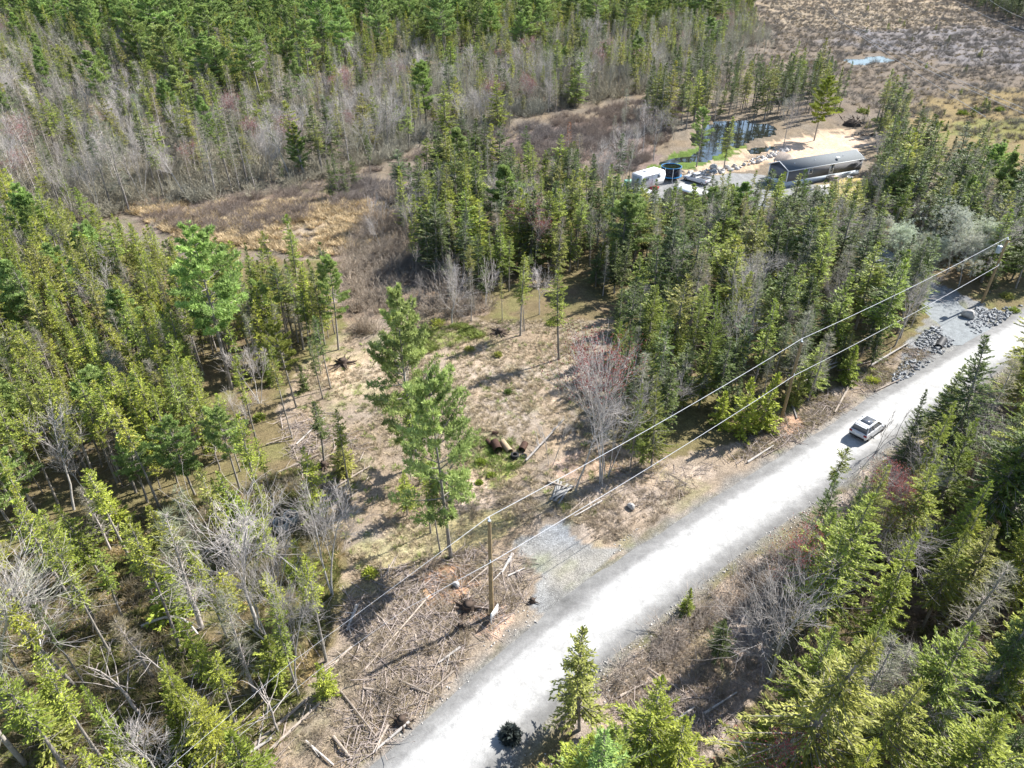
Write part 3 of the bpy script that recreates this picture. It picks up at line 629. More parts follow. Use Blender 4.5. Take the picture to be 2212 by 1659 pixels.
for bx, by, ty, v in ((1880, 575, 478, 0), (1925, 590, 500, 1), (2045, 590, 468, 2), (2095, 600, 485, 0), (1990, 600, 520, 1), (2070, 620, 520, 2)): hero('catkin', bx, by, ty, 'pale', v, 1.15, 'drive')
for bx, by, ty in ((1130, 545, 440), (1160, 590, 470)): hero('maple', bx, by, ty, 'red', None, 1.1, 'mid')
for bx, by, ty in ((1225, 335, 265), (1248, 345, 305)): hero('snag', bx, by, ty, 'rust', None, 1.2, 'bog')
hero('maple', 1815, 510, 432, 'red', 0, .7, 'mid')
OCCA = np.array(OCC)

# --- the woods between them
KEEP = [YARD, APRON, POND, [(1770, 960), (1900, 860), (1990, 880), (1960, 990), (1900, 1075), (1800, 1090)], [(1860, 575), (1900, 555), (2100, 570), (2110, 640), (2000, 650), (1900, 640)], [(730, 800), (790, 745), (920, 690), (1080, 705), (1230, 680), (1310, 700), (1300, 840), (1280, 970), (1340, 1030), (1140, 1190), (900, 1230), (790, 1230), (790, 1100), (740, 985)],
        [(1355, 372), (1470, 330), (1700, 300), (1860, 285), (1880, 345), (1700, 400), (1500, 420), (1380, 420)], [(1690, 330), (1880, 300), (1880, 410), (1840, 450), (1760, 470), (1690, 440)], [(1975, 720), (1995, 650), (2030, 615), (2125, 650), (2130, 720), (2040, 760)]]
def scatter(poly, sp, seed, mn=0.75):
    r = np.random.default_rng(seed); w = np.array(W(poly)); x0, y0 = w.min(0); x1, y1 = w.max(0)
    gx_, gy_ = np.meshgrid(np.arange(x0, x1, sp), np.arange(y0, y1, sp)); n = gx_.size
    x = gx_.ravel()+r.uniform(-.48, .48, n)*sp; y = gy_.ravel()+r.uniform(-.48, .48, n)*sp
    k = inpoly(x+(fbm(x/6, y/6, seed)-.5)*5, y+(fbm(x/6, y/6, seed+1)-.5)*5, [tuple(p) for p in w]) & (r.random(n) < mn)
    x, y = x[k], y[k]; px, py = proj(x, y)
    k = (px > -420) & (px < 2640)
    for q in KEEP: k &= ~inpoly(px, py, q)
    k &= np.abs(roaddist(x, y)) > 4.6
    m = (x > 20) & (x < 80) & (y > 60) & (y < 150)
    if m.any():
        d = np.full(len(x), 9.); d[m] = np.sqrt(((x[m][:, None]-DRV[None, ::2, 0])**2+(y[m][:, None]-DRV[None, ::2, 1])**2).min(1)); k &= d > 3.0
    if len(OCCA):
        for ox, oy in OCCA[np.abs(OCCA[:, 1]-y.mean()) < 200]: k &= (x-ox)**2+(y-oy)**2 > 1.6
    return x[k], y[k]
def wood(poly, sp, seed, mix, mn=.75, zone='', tones=(2, 2, 1, .5, 1)):
    x, y = scatter(poly, sp, seed, mn); r = np.random.default_rng(seed+5); kinds = list(mix); pr = np.array([mix[k][0] for k in kinds], float); pr /= pr.sum()
    tp = np.array(tones, float); tp /= tp.sum()
    hmod = fbm(x/14, y/14, seed+9)
    for i in range(len(x)):
        k = kinds[r.choice(len(kinds), p=pr)]; lo, hi = mix[k][1:3]; H = (lo+(hi-lo)*r.random()**1.1)*(.8+.4*hmod[i])
        
        if zone == 'mid':
            qx, qy = proj(x[i], y[i]); qx, qy = float(qx), float(qy)
            if 1335 < qx < 1890 and qy < 640: H = max(2.5, min(H, top_z((x[i], y[i]), np.interp(qx, [1335, 1360, 1420, 1440, 1455, 1520, 1530, 1640, 1690, 1720, 1860, 1890], [395, 420, 420, 408, 432, 440, 405, 395, 375, 402, 385, 330])-r.choice([0, 4, 12, 34]))))
        if zone == 'right':
            qx, qy = proj(x[i], y[i]); qx, qy = float(qx), float(qy)
            if 1700 < qx < 1935 and qy < 1400: H = max(1.5, min(H, top_z((x[i], y[i]), 1005 if qx > 1760 else 1060)))
        tone = TONE[r.choice(5, p=tp)][0] if k.startswith('sp') or k == 'sapling' else 'pine' if k.startswith('pine') else 'red' if k == 'maple' else ('grey' if r.random() < .7 else 'tan') if k == 'snag' else 'pale' if k == 'catkin' else None
        plant(k, x[i], y[i], H, tone, None, zone, None, float(r.uniform(.72, 1.3))*(1.38 if zone == 'mid' and k.startswith('spruce') else 1.35 if zone == 'grey wood' and k.startswith('spruce') else 1.25 if k == 'spruce_near' else 1.12 if k.startswith('pine') else 1))
ZA = [(-400, 480), (0, 505), (200, 560), (330, 595), (430, 625), (560, 660), (640, 668), (700, 690), (745, 735), (690, 770), (600, 790), (540, 840), (440, 850), (430, 930), (470, 990), (400, 1050), (250, 1090), (100, 1130), (-100, 1200), (-420, 1250)]
ZA2 = [(430, 860), (560, 820), (600, 780), (690, 765), (760, 760), (770, 810), (720, 900), (740, 985), (800, 1080), (740, 1110), (640, 1060), (520, 1090), (420, 1070), (420, 950)]
ZL = [(-420, 1260), (0, 1170), (150, 1120), (400, 1060), (540, 1090), (660, 1030), (720, 1100), (740, 1240), (720, 1400), (610, 1560), (530, 1700), (480, 1950), (-500, 1950)]
ZC = [(865, 475), (930, 410), (1000, 385), (1090, 392), (1330, 425), (1360, 445), (1450, 470), (1560, 470), (1660, 462), (1800, 440), (1880, 400), (1900, 345), (1960, 345), (2035, 380), (2120, 405), (2212, 440), (2600, 520), (2600, 610), (2212, 615), (2150, 640), (2090, 655), (2010, 705), (1930, 755), (1840, 815), (1760, 840), (1690, 880), (1600, 915), (1510, 910), (1450, 955), (1365, 950), (1345, 850), (1325, 720), (1320, 650), (1230, 600), (1150, 600), (1060, 640), (990, 640), (930, 600), (890, 550)]
ZE = [(2700, 640), (2230, 820), (2010, 950), (1960, 1040), (1860, 1080), (1770, 1170), (1730, 1330), (1700, 1480), (1560, 1640), (1500, 1760), (1520, 2050), (2900, 2100)]
ZF = [(1390, 245), (1440, 205), (1500, 190), (1580, 215), (1680, 215), (1770, 190), (1830, 235), (1790, 262), (1690, 264), (1560, 256), (1470, 285), (1400, 290)]
ZB1 = [(-420, 45), (0, 60), (140, 120), (270, 190), (400, 250), (500, 260), (620, 220), (760, 190), (900, 165), (1100, 150), (1320, 110), (1480, 90), (1620, 50), (1640, -10), (-420, -10)]
ZB2 = [(-420, 60), (0, 70), (140, 125), (270, 190), (500, 262), (760, 195), (1000, 160), (1320, 112), (1600, 60), (1640, 90), (1500, 150), (1440, 190), (1330, 215), (1150, 250), (1050, 290), (940, 310), (850, 345), (700, 390), (590, 420), (420, 440), (280, 460), (180, 500), (0, 480), (-420, 470)]
ZB3 = [(2050, -12), (2120, 25), (2212, 62), (2500, 110), (2700, -12)]
wood(ZA, 1.62, 11, dict(spruce_bare_pole=(58, 7, 12), spruce=(26, 5.5, 10.5), snag=(9, 6, 10), bare=(3, 6, 9), pine_small=(3, 8, 12)), .80, 'left', (5.5, 3, .5, .1, 1.6))
wood(ZA2, 2.7, 13, dict(spruce_bare_pole=(55, 7, 11), snag=(10, 5, 8), sapling=(14, 2, 4), bare=(8, 5, 8), dead_pole=(6, 4, 7)), .62, 'left', (3, 3, 1, .2, 2))
wood(ZL, 2.35, 17, dict(spruce_bare_pole=(56, 7, 12), sapling=(30, 2, 4.8), spruce=(12, 6, 9), snag=(9, 6, 9.5), bare=(4, 5, 8), dead_pole=(5, 5, 9)), .72, 'lower left', (5, 3.5, .6, .1, 2))
wood(ZC, 2.15, 19, dict(spruce=(64, 4.5, 12.5), spruce_bare_pole=(10, 7, 12.5), snag=(12, 6, 11.5), bare=(7, 6, 9.5), pine_small=(2, 8, 12), bare_sapling=(3, 3, 5)), .82, 'mid', (.7, 3, 4, 1.0, 1.2))
wood(ZE, 2.75, 23, dict(spruce_near=(60, 7.5, 14.5), spruce=(8, 6, 11), snag=(9, 7, 12), bare=(14, 5, 9), sapling=(8, 2, 4.8), maple=(4, 4, 7)), .72, 'right', (3.2, 4, 1.4, .3, 1))
wood(ZF, 3.2, 29, dict(spruce=(55, 9, 15), spruce_bare_pole=(25, 10, 15), bare=(14, 5, 9), snag=(10, 8, 12)), .72, 'pond', (.2, 1.2, 4, 1, 1))
wood(ZB3, 5.0, 31, dict(spruce=(90, 11, 17), pine=(8, 16, 20)), .9, 'far right', (0, .2, 4, 3, 0))  # dark and blue-green tones stand in for cloud shadow over this wood
wood(ZB1, 3.7, 37, dict(spruce=(46, 9, 16), spruce_bare_pole=(20, 11, 18), pine=(10, 16, 23), snag=(14, 9, 15), bare=(10, 8, 12)), .80, 'far', (2.0, 4, 1.4, .8, 1.5))
wood(ZB2, 3.7, 41, dict(bare=(26, 6, 10.5), snag=(32, 7, 14), spruce_bare_pole=(22, 7, 14), spruce=(20, 5, 13), pine_small=(1.2, 9, 14), maple=(3, 6, 9)), .80, 'grey wood', (1.2, 3, 1.5, .5, 2))
wood([(1480, 95), (1640, 60), (1660, 110), (1640, 150), (1600, 190), (1480, 200)], 4.5, 43, dict(bare=(70, 5, 9), snag=(20, 6, 10), spruce=(10, 5, 9)), .6, 'grey wood')
wood([(840, 420), (900, 470), (920, 560), (1000, 640), (1090, 650), (1000, 700), (900, 640), (820, 600), (800, 520)], 3.6, 47, dict(bare_sapling=(50, 3, 5.5), snag=(20, 5, 8), spruce_bare_pole=(20, 6, 9), bare=(10, 5, 7)), .55, 'bog')
wood([(1330, 250), (1420, 240), (1480, 300), (1420, 350), (1340, 380), (1300, 330)], 5, 53, dict(bare=(60, 4, 8), spruce_bare_pole=(25, 5, 9), snag=(15, 5, 8)), .6, 'pond')
wood([(1860, 250), (1960, 270), (1950, 340), (1870, 335)], 2.6, 59, dict(spruce_bare_pole=(75, 9, 13), spruce=(25, 7, 10)), .7, 'mid', (.5, 2, 3, 1, 1))
wood([(1290, 1460), (1480, 1310), (1680, 1150), (1770, 1090), (1900, 990), (2212, 830), (2230, 850), (1960, 1050), (1790, 1180), (1700, 1330), (1560, 1350), (1420, 1470), (1310, 1560)], 2.3, 61, dict(bare_sapling=(86, 2.2, 4.5), maple=(3, 3, 4.5), sapling=(8, 1.2, 2.5)), .42, 'roadside')
wood([(1420, 1080), (1600, 1010), (1700, 950), (1640, 945), (1430, 1010)], 4, 67, dict(bare_sapling=(80, 2, 4), sapling=(20, 1, 2)), .4, 'roadside')
for k in range(26):                                # a few low evergreens out on the bog
    px, py = random.uniform(1850, 2212), random.uniform(20, 330); b = P(px, py)
    if not inpoly([px], [py], POOL)[0]: plant('sapling', b[0], b[1], random.uniform(1.2, 3), random.choice(['mid-green', 'yellow-green', 'dark green']), None, 'open bog', None, 1.3)

# ---------------------------------------------------------------- planting: the trees that show largest one by one, the rest of each kind as one wood
KIND = {'spruce': 'spruce_tree', 'spruce_near': 'spruce_tree', 'spruce_bare_pole': 'spruce_tree', 'sapling': 'spruce_sapling', 'pine': 'pine_tree', 'pine_small': 'pine_tree', 'pine_broad': 'pine_tree',
        'bare': 'bare_tree', 'bare_sapling': 'bare_sapling', 'maple': 'maple_tree', 'catkin': 'budding_tree', 'snag': 'grey_conifer', 'dead_pole': 'dead_trunk'}
WORD = {'spruce_tree': 'spruce', 'spruce_sapling': 'young spruce', 'pine_tree': 'pine', 'bare_tree': 'leafless tree', 'bare_sapling': 'leafless sapling', 'maple_tree': 'red-budded maple',
        'budding_tree': 'pale budding tree', 'grey_conifer': 'grey thin conifer', 'dead_trunk': 'dead standing trunk'}
TC = dict(TONE); TC.update(pine=PINE, light=(.36, .44, .15), red=(.30, .085, .08), grey=(.25, .255, .175), tan=(.30, .255, .17), rust=(.26, .10, .035), pale=(.50, .52, .40))
MARK = [('the two concrete well rings', 618, 1128), ('the nearest power pole', 1058, 1240), ('the middle power pole', 1700, 830), ('the pole with the transformer', 2140, 600),
        ('the white car', 1870, 945), ('the heap of old pipes', 1100, 975), ('the white camper', 1395, 395), ('the brown shed', 1480, 435), ('the grey mobile home', 1780, 360), ('the reflecting pond', 1600, 285),
        ('the small bog pool', 1870, 128), ('the dark bush on the road', 1103, 1565), ('the two big clearing pines', 910, 900), ('the stony driveway mouth', 2050, 690), ('the curved white fallen branch', 370, 1370),
        ('the gravel apron', 1180, 1190), ('the red-budded maple clump', 1300, 930), ('the trampoline', 1447, 378), ('the tan bog strip', 560, 480), ('the brown bog meadow', 1260, 310), ('the dark spruce group in the bog', 745, 390),
        ('the pale budding trees', 1990, 530), ('the left photo edge at mid-height', 0, 830), ('the upper left photo corner', 0, 0), ('the top photo edge at its centre', 1106, 0), ('the left photo edge, quarter-way down', 0, 415), ('the left photo edge, three-quarters down', 0, 1245),
        ('the lower left photo corner', 0, 1659), ('the lower right photo corner', 2212, 1659), ('the right photo edge at mid-height', 2212, 830), ('the right photo edge, three-quarters down', 2212, 1245), ('the right photo edge, quarter-way down', 2212, 415),
        ('the bottom photo edge, quarter-way across', 553, 1659), ('the bottom photo edge, three-quarters across', 1659, 1659), ('the top photo edge, quarter-way across', 553, 0), ('the top photo edge, three-quarters across', 1659, 0),
        ('the left stand of tall pines', 500, 650), ('the shaded end of the clearing', 1300, 660), ('the grassy clearing', 1100, 830), ('the root wad behind the home', 1840, 255)]
LAB = []                                           # (object, start of label, px, py) singled out together at the end
def rel(px, py, near=55):
    b = min(MARK, key=lambda m: (m[1]-px)**2+((m[2]-py)*1.15)**2); dx, dy = px-b[1], py-b[2]; edge = 'photo' in b[0]
    d = math.hypot(dx, dy)
    if d < near: return 'close by '+b[0]
    far = 'far ' if d > 190 else ''
    if edge and abs(dx) > 190 and abs(dy) > 190: return 'inward from '+b[0]
    if abs(dx) > abs(dy): return far+('right of ' if dx > 0 else 'left of ')+b[0]
    return far+(('below ' if edge else 'in front of ') if dy > 0 else ('above ' if edge else 'behind '))+b[0]
ZG = {'left': 'in the dense stand left of the clearing', 'lower left': 'in the open wood at lower left', 'mid': 'in the wood between clearing and mobile home', 'right': 'in the wood across the road', 'pond': 'behind the pond',
      'far': 'in the far forest', 'grey wood': 'in the grey wood beyond the bog', 'bog': 'at the bog edge', 'clearing': 'around the clearing', 'roadside': 'along the road', 'bottom': 'at the near road edge', 'yard': 'around the yard',
      'drive': 'along the driveway', 'open bog': 'out on the open bog', 'far right': 'in the far right wood'}
px_, py_ = proj([p['x'] for p in PLANTS], [p['y'] for p in PLANTS]); hz = hgt([p['x'] for p in PLANTS], [p['y'] for p in PLANTS])
tx_, ty_ = proj([p['x'] for p in PLANTS], [p['y'] for p in PLANTS], [p['H'] for p in PLANTS])
for i, p in enumerate(PLANTS):
    p['px'], p['py'], p['tx'], p['ty'] = px_[i], py_[i], tx_[i], ty_[i]; p['z'] = hz[i]-.05
    p['size'] = math.hypot(px_[i]-tx_[i], py_[i]-ty_[i])+(1e4 if p['hero'] else 0)
    mx, my = tx_[i]*.6+px_[i]*.4, ty_[i]*.6+py_[i]*.4
    p['seen'] = (-5 < mx < 2217) and (0 < my < 1664); p['mx'], p['my'] = mx, my
    n = len(LIB[p['key']]); p['v'] = (p['var'] if p['var'] is not None else random.randrange(n)) % n
LIM = {'spruce_tree': 300, 'bare_tree': 230, 'grey_conifer': 160, 'bare_sapling': 160}
rest = {}
for kind in sorted(set(KIND.values())):
    ps = [p for p in PLANTS if KIND[p['key']] == kind]; ps.sort(key=lambda p: -p['size']*(1 if p['seen'] else .001))
    lim = LIM.get(kind, 120); ones = [p for p in ps[:lim] if p['seen']]; ids = set(map(id, ones)); rest[kind] = [p for p in ps if id(p) not in ids]
    for p in ones:
        tr, cr, H0, ex = LIB[p['key']][p['v']]; s = p['H']/H0
        o = empty(kind, (p['x'], p['y'], p['z']), p['rot']); o.scale = (s*p['sx']*(1 if p['sx'] == 1 else 1), s*p['sx'], s); o['category'] = 'tree'
        o.rotation_euler = (random.gauss(0, .035), random.gauss(0, .035), p['rot'])
        t = link('trunk', tr, o); c = link('crown', cr, o); tone = p['tone'] or 'grey'; cl = vary(TC.get(tone, (.4, .4, .4))); c.color = (*cl, 1)
        if ex: e = link('buds' if p['key'] == 'maple' else 'catkins', ex, o); e.color = (*cl, 1)
        o['group'] = WORD[kind]+'s '+ZG.get(p['zone'], 'in the woods') if p['zone'] else WORD[kind]+'s in the woods'
        sz = 'tall' if p['H'] > 10.2 else 'short' if p['H'] < 6.5 else 'mid-sized'
        if kind in ('spruce_sapling', 'bare_sapling'): sz = 'knee-high' if p['H'] < 1 else 'small' if p['H'] < 2.6 else 'slender'
        tw = tone+' ' if tone in TC and kind in ('spruce_tree', 'spruce_sapling') else ('rust-brown ' if tone == 'rust' else '')
        ft = {'pine_broad': ' with wide layered boughs', 'spruce_bare_pole': ' with bare lower trunk', 'spruce_near': ' with full crown', 'pine': ' with layered boughs', 'catkin': '', 'maple': ''}.get(p['key'], '')
        LAB.append((o, f"{sz} {tw}{WORD[kind]}{ft} {rel(p['mx'], p['my'])}", p['mx'], p['my']))
def far_mat(m0, name, trans):
    m = foliage(name, None, trans); n = m.node_tree; at = n.nodes.new('ShaderNodeAttribute'); at.attribute_type = 'INSTANCER'; at.attribute_name = 'hue'
    oi = [x for x in n.nodes if x.type == 'OBJECT_INFO'][0]
    for l in list(n.links):
        if l.from_node == oi: n.links.new(at.outputs['Color'], l.to_socket)
    return m
M_far = far_mat(M_needle, 'woods_foliage', .28)
def join(name, parts):                             # one mesh out of several, for the woods
    Vs, Ts, Mi, Tn, mats, o = [], [], [], [], [], 0
    for me, mat in parts:
        n = len(me.vertices); v = np.empty(n*3, np.float32); me.vertices.foreach_get('co', v); t = np.empty(len(me.loops), np.int32); me.loops.foreach_get('vertex_index', t)
        Vs.append(v.reshape(-1, 3)); Ts.append(t.reshape(-1, 3)+o); o += n; Mi.append(np.full(len(t)//3, len(mats))); mats.append(mat)
        if 'tint' in me.attributes: a = np.empty(n, np.float32); me.attributes['tint'].data.foreach_get('value', a); Tn.append(a)
        else: Tn.append(np.full(n, .5, np.float32))
    return mesh_np(name, np.concatenate(Vs), np.concatenate(Ts), np.concatenate(Tn), mats, np.concatenate(Mi))
def gn_wood(name, meshes, pts, rot, scl, idx, hue):
    sub = bpy.data.collections.new(name+' kinds')
    for k, me in enumerate(meshes): sub.objects.link(bpy.data.objects.new(f'{name}_{k:02d}', me))
    me = bpy.data.meshes.new(name); me.vertices.add(len(pts)); me.vertices.foreach_set('co', np.asarray(pts, np.float32).ravel())
    for nm, ty, da, f in (('rot', 'FLOAT_VECTOR', rot, 'vector'), ('scl', 'FLOAT_VECTOR', scl, 'vector'), ('idx', 'INT', idx, 'value')):
        a = me.attributes.new(nm, ty, 'POINT'); a.data.foreach_set(f, np.asarray(da, np.int32 if ty == 'INT' else np.float32).ravel())
    a = me.attributes.new('hue', 'FLOAT_COLOR', 'POINT'); h = np.ones((len(pts), 4), np.float32); h[:, :3] = hue; a.data.foreach_set('color', h.ravel())
    o = link(name, me); ng = bpy.data.node_groups.new(name, 'GeometryNodeTree')
    ng.interface.new_socket('Geometry', in_out='INPUT', socket_type='NodeSocketGeometry'); ng.interface.new_socket('Geometry', in_out='OUTPUT', socket_type='NodeSocketGeometry')
    gi = ng.nodes.new('NodeGroupInput'); go = ng.nodes.new('NodeGroupOutput'); ip = ng.nodes.new('GeometryNodeInstanceOnPoints'); ci = ng.nodes.new('GeometryNodeCollectionInfo')
    ci.inputs['Collection'].default_value = sub; ci.inputs['Separate Children'].default_value = True; ci.inputs['Reset Children'].default_value = True
    ip.inputs['Pick Instance'].default_value = True
    def at(nm, ty): x = ng.nodes.new('GeometryNodeInputNamedAttribute'); x.data_type = ty; x.inputs[0].default_value = nm; return x.outputs[0]
    er = ng.nodes.new('FunctionNodeEulerToRotation'); L = ng.links.new
    L(at('rot', 'FLOAT_VECTOR'), er.inputs[0]); L(er.outputs[0], ip.inputs['Rotation']); L(at('scl', 'FLOAT_VECTOR'), ip.inputs['Scale']); L(at('idx', 'INT'), ip.inputs['Instance Index'])
    L(gi.outputs[0], ip.inputs['Points']); L(ci.outputs[0], ip.inputs['Instance']); L(ip.outputs[0], go.inputs[0])
    md = o.modifiers.new('planting', 'NODES'); md.node_group = ng; return tag(o, kind='stuff')
RESTN = {'spruce_tree': 'spruce_forest', 'pine_tree': 'pine_woods', 'bare_tree': 'bare_woods', 'grey_conifer': 'grey_conifer_woods', 'bare_sapling': 'sapling_thicket', 'spruce_sapling': 'young_spruces', 'maple_tree': 'maple_woods', 'budding_tree': 'budding_woods', 'dead_trunk': 'dead_trunks'}
for kind, ps in rest.items():
    if not ps: continue
    keys = [(k, i) for k in KIND if KIND[k] == kind for i in range(len(LIB[k]))]; ki = {k: i for i, k in enumerate(keys)}; ms = []
    for k, i in keys:
        tr, cr, H0, ex = LIB[k][i]; ms.append(join(RESTN[kind], [(tr, tr.materials[0] if k != 'bare' else M_twigfar), (cr, M_far if cr.materials[0] in (M_needle, M_leafobj) else M_twigfar)]+([(ex, M_far)] if ex else [])))
    s = np.array([p['H']/LIB[p['key']][p['v']][2] for p in ps]); sx = s*np.array([p['sx'] for p in ps]); m = len(ps)
    gn_wood(RESTN[kind], ms, [(p['x'], p['y'], p['z']) for p in ps], np.stack([rng.normal(0, .035, m), rng.normal(0, .035, m), rng.uniform(0, 6.28, m)], 1), np.stack([sx, sx, s], 1), [ki[(p['key'], p['v'])] for p in ps], [vary(TC.get(p['tone'] or 'grey')) for p in ps])

# ---------------------------------------------------------------- ground cover nobody could count
def spots(poly, n, seed, clear=3.6, extra=KEEP[:0]):
    r = np.random.default_rng(seed); w = np.array(W(poly)); x0, y0 = w.min(0); x1, y1 = w.max(0); X, Y = [], []
    while sum(map(len, X)) < n:
        x = r.uniform(x0, x1, n*3); y = r.uniform(y0, y1, n*3); k = inpoly(x, y, [tuple(p) for p in w])
        k &= r.random(len(x)) < np.clip((fbm(x/4, y/4, seed)-.32)*3.5, .04, 1)
        x, y = x[k], y[k]; k = (np.abs(roaddist(x, y)) > clear) & ~inpoly(x, y, YARD_W) & ~inpoly(x, y, POND_W) & ~inpoly(x, y, POOL_W) & ~inpoly(x, y, APRON_W); X.append(x[k]); Y.append(y[k])
    return np.concatenate(X)[:n], np.concatenate(Y)[:n]
M_sticks = barkm('brush_wood', (.315, .265, .235), .5)
def sticks(areas, seed):
    r = np.random.default_rng(seed); seg = []
    for poly, n, lo, hi in areas:
        x, y = spots(poly, n, seed+n, 3.3); z = hgt(x, y); a = r.uniform(0, 6.28, n); l = lo+(hi-lo)*r.random(n)**3.0; e = r.normal(.05, .14, n)
        d = np.stack([np.cos(a)*np.cos(e), np.sin(a)*np.cos(e), np.sin(e)], 1); p = np.stack([x, y, z+r.uniform(0, .12, n)], 1); rad = (.007+.009*l)*r.uniform(.5, 1.6, n)
        m = p+d*l[:, None]*.5+r.normal(0, .05, (n, 3)); seg += [tubes(p-d*l[:, None]*.5, m, rad, rad*.85, 4), tubes(m, p+d*l[:, None]*.5+r.normal(0, .06, (n, 3)), rad*.85, rad*.5, 4)]
        k = r.random(n) < .5; seg.append(tubes(m[k], m[k]+norm(d[k]+r.normal(0, .6, (k.sum(), 3)))*l[k][:, None]*.35, rad[k]*.6, rad[k]*.3, 3))
    return cat(seg)
SLASH = [(750, 1240), (900, 1215), (1000, 1190), (1130, 1180), (1160, 1250), (1085, 1340), (950, 1500), (800, 1700), (560, 1700), (640, 1550), (740, 1400)]
SLASH_R = [(1290, 1480), (1440, 1370), (1600, 1250), (1700, 1180), (1680, 1330), (1640, 1500), (1500, 1640), (1380, 1600)]
SLASH_T = [(1560, 1000), (1640, 930), (1720, 880), (1830, 810), (1960, 745), (2010, 760), (1900, 850), (1760, 930), (1640, 990)]
SLASH_M = [(1200, 1050), (1330, 1000), (1540, 1000), (1480, 1060), (1330, 1110), (1230, 1100)]
SLASH_L = [(590, 900), (700, 880), (760, 950), (820, 1000), (760, 1100), (720, 1150), (640, 1050)]
WOODL = [(0, 1200), (400, 1080), (640, 1010), (740, 1200), (700, 1420), (560, 1680), (0, 1680)]
WOODR = [(1720, 1200), (1980, 1010), (2230, 860), (2260, 1700), (1640, 1700), (1700, 1450)]
tag(link('brush_debris', mesh_np('brush_debris', *sticks([(SLASH, 3000, .2, 2.6), (SLASH_R, 1900, .2, 2.2), (SLASH_T, 1300, .3, 2.6), (SLASH_M, 420, .3, 2.4), (SLASH_L, 560, .3, 3.2), (WOODL, 1500, .3, 2.5), (WOODR, 900, .3, 2.4)], 801), None, (M_sticks,))), kind='stuff')
# twiggy brush
bush = [mesh_np('brushwood', *grow_bush(820+i, (1.1, .8, 1.5, 1.2, .7)[i], (30, 40, 26, 46, 36)[i], (.5, .8, .35, .65, 1.0)[i]), None, (M_twigfar, )) for i in range(5)]
M_brush = far_mat(None, 'brush_twigs', .05)
for b in bush:
    b.materials[0] = M_brush; a = b.attributes.new('tint', 'FLOAT', 'POINT'); a.data.foreach_set('value', np.random.default_rng(3).uniform(.3, .7, len(b.vertices)).astype(np.float32))
BOGR = [(1480, 130), (1650, 0), (2300, 0), (2500, 330), (2100, 300), (1870, 240), (1740, 190), (1500, 200)]
BOGM = [(830, 360), (1000, 300), (1200, 255), (1420, 210), (1480, 230), (1440, 320), (1340, 385), (1200, 400), (1080, 385), (940, 400), (860, 450), (700, 470), (500, 520), (300, 480), (420, 440), (640, 410)]
ar = [(BOGR, 8500, (.195, .174, .150), .6, .7), (BOGM, 3000, (.23, .188, .16), .7, .7), ([(740, 560), (840, 420), (1000, 640), (1100, 660), (1000, 690), (900, 690), (770, 730)], 330, (.36, .30, .24), 1.2, .8),
      (SLASH, 50, (.33, .27, .2), .4, .4), (SLASH_R, 30, (.33, .27, .22), .5, .4), ([(1290, 1470), (1500, 1300), (1700, 1140), (1960, 960), (2212, 820), (2212, 860), (1980, 1020), (1760, 1180), (1700, 1300), (1560, 1340), (1380, 1500)], 110, (.44, .37, .31), .7, .5),
      (WOODL, 260, (.26, .22, .15), .6, .5), (WOODR, 420, (.28, .22, .18), .8, .7), ([(640, 810), (900, 690), (1330, 690), (1310, 960), (1450, 990), (1240, 1100), (1100, 1100), (760, 1200), (660, 980)], 60, (.34, .28, .18), .4, .3), (ZB2, 8500, (.31, .29, .225), 1.6, 1.5)]
pp, hh, ss = [], [], []
for j, (po, n, c, s0, ds) in enumerate(ar):
    x, y = spots(po, n, 840+j); pp.append(np.stack([x, y, hgt(x, y)-.03], 1)); v = fbm(x/14, y/14, 860+j)[:, None]; t = rng.uniform(.87, 1.14, (n, 1)); hh.append(np.array(c)*t*(1+(v-.5)*np.array([.3, .08, -.2]))); ss.append(s0+ds*rng.random(n))
pp, hh, ss = map(np.concatenate, (pp, hh, ss)); m = len(pp)
gn_wood('brushwood', bush, pp, np.stack([rng.normal(0, .1, m), rng.normal(0, .1, m), rng.uniform(0, 6.28, m)], 1), np.stack([ss*1.2, ss*1.2, ss], 1), rng.integers(0, 5, m), hh)
# grass tufts
def tuft(seed, n=16, h=.35):
    r = np.random.default_rng(seed); a = r.uniform(0, 6.28, n); d = norm(np.stack([np.cos(a)*.9, np.sin(a)*.9, r.uniform(.4, 1.6, n)], 1)); s = np.stack([-np.sin(a), np.cos(a), 0*a], 1)
    return blades(np.stack([np.cos(a), np.sin(a), 0*a], 1)*r.uniform(0, .12, (n, 1)), d, s, h*r.uniform(.5, 1.2, n), .013)
tf = []
for i in range(4):
    V, T = tuft(880+i, 34); tf.append(mesh_np('grass', V, T, np.repeat(np.random.default_rng(i).uniform(.2, .8, 34), 4), (far_mat(None, 'grass_blades', .3) if i == 0 else tf[0].materials[0],)))
CLEAR = [(640, 810), (760, 720), (900, 690), (1010, 690), (1230, 690), (1330, 690), (1310, 830), (1310, 960), (1450, 990), (1330, 1100), (1120, 1180), (1000, 1200), (760, 1240), (730, 1130), (640, 1000)]
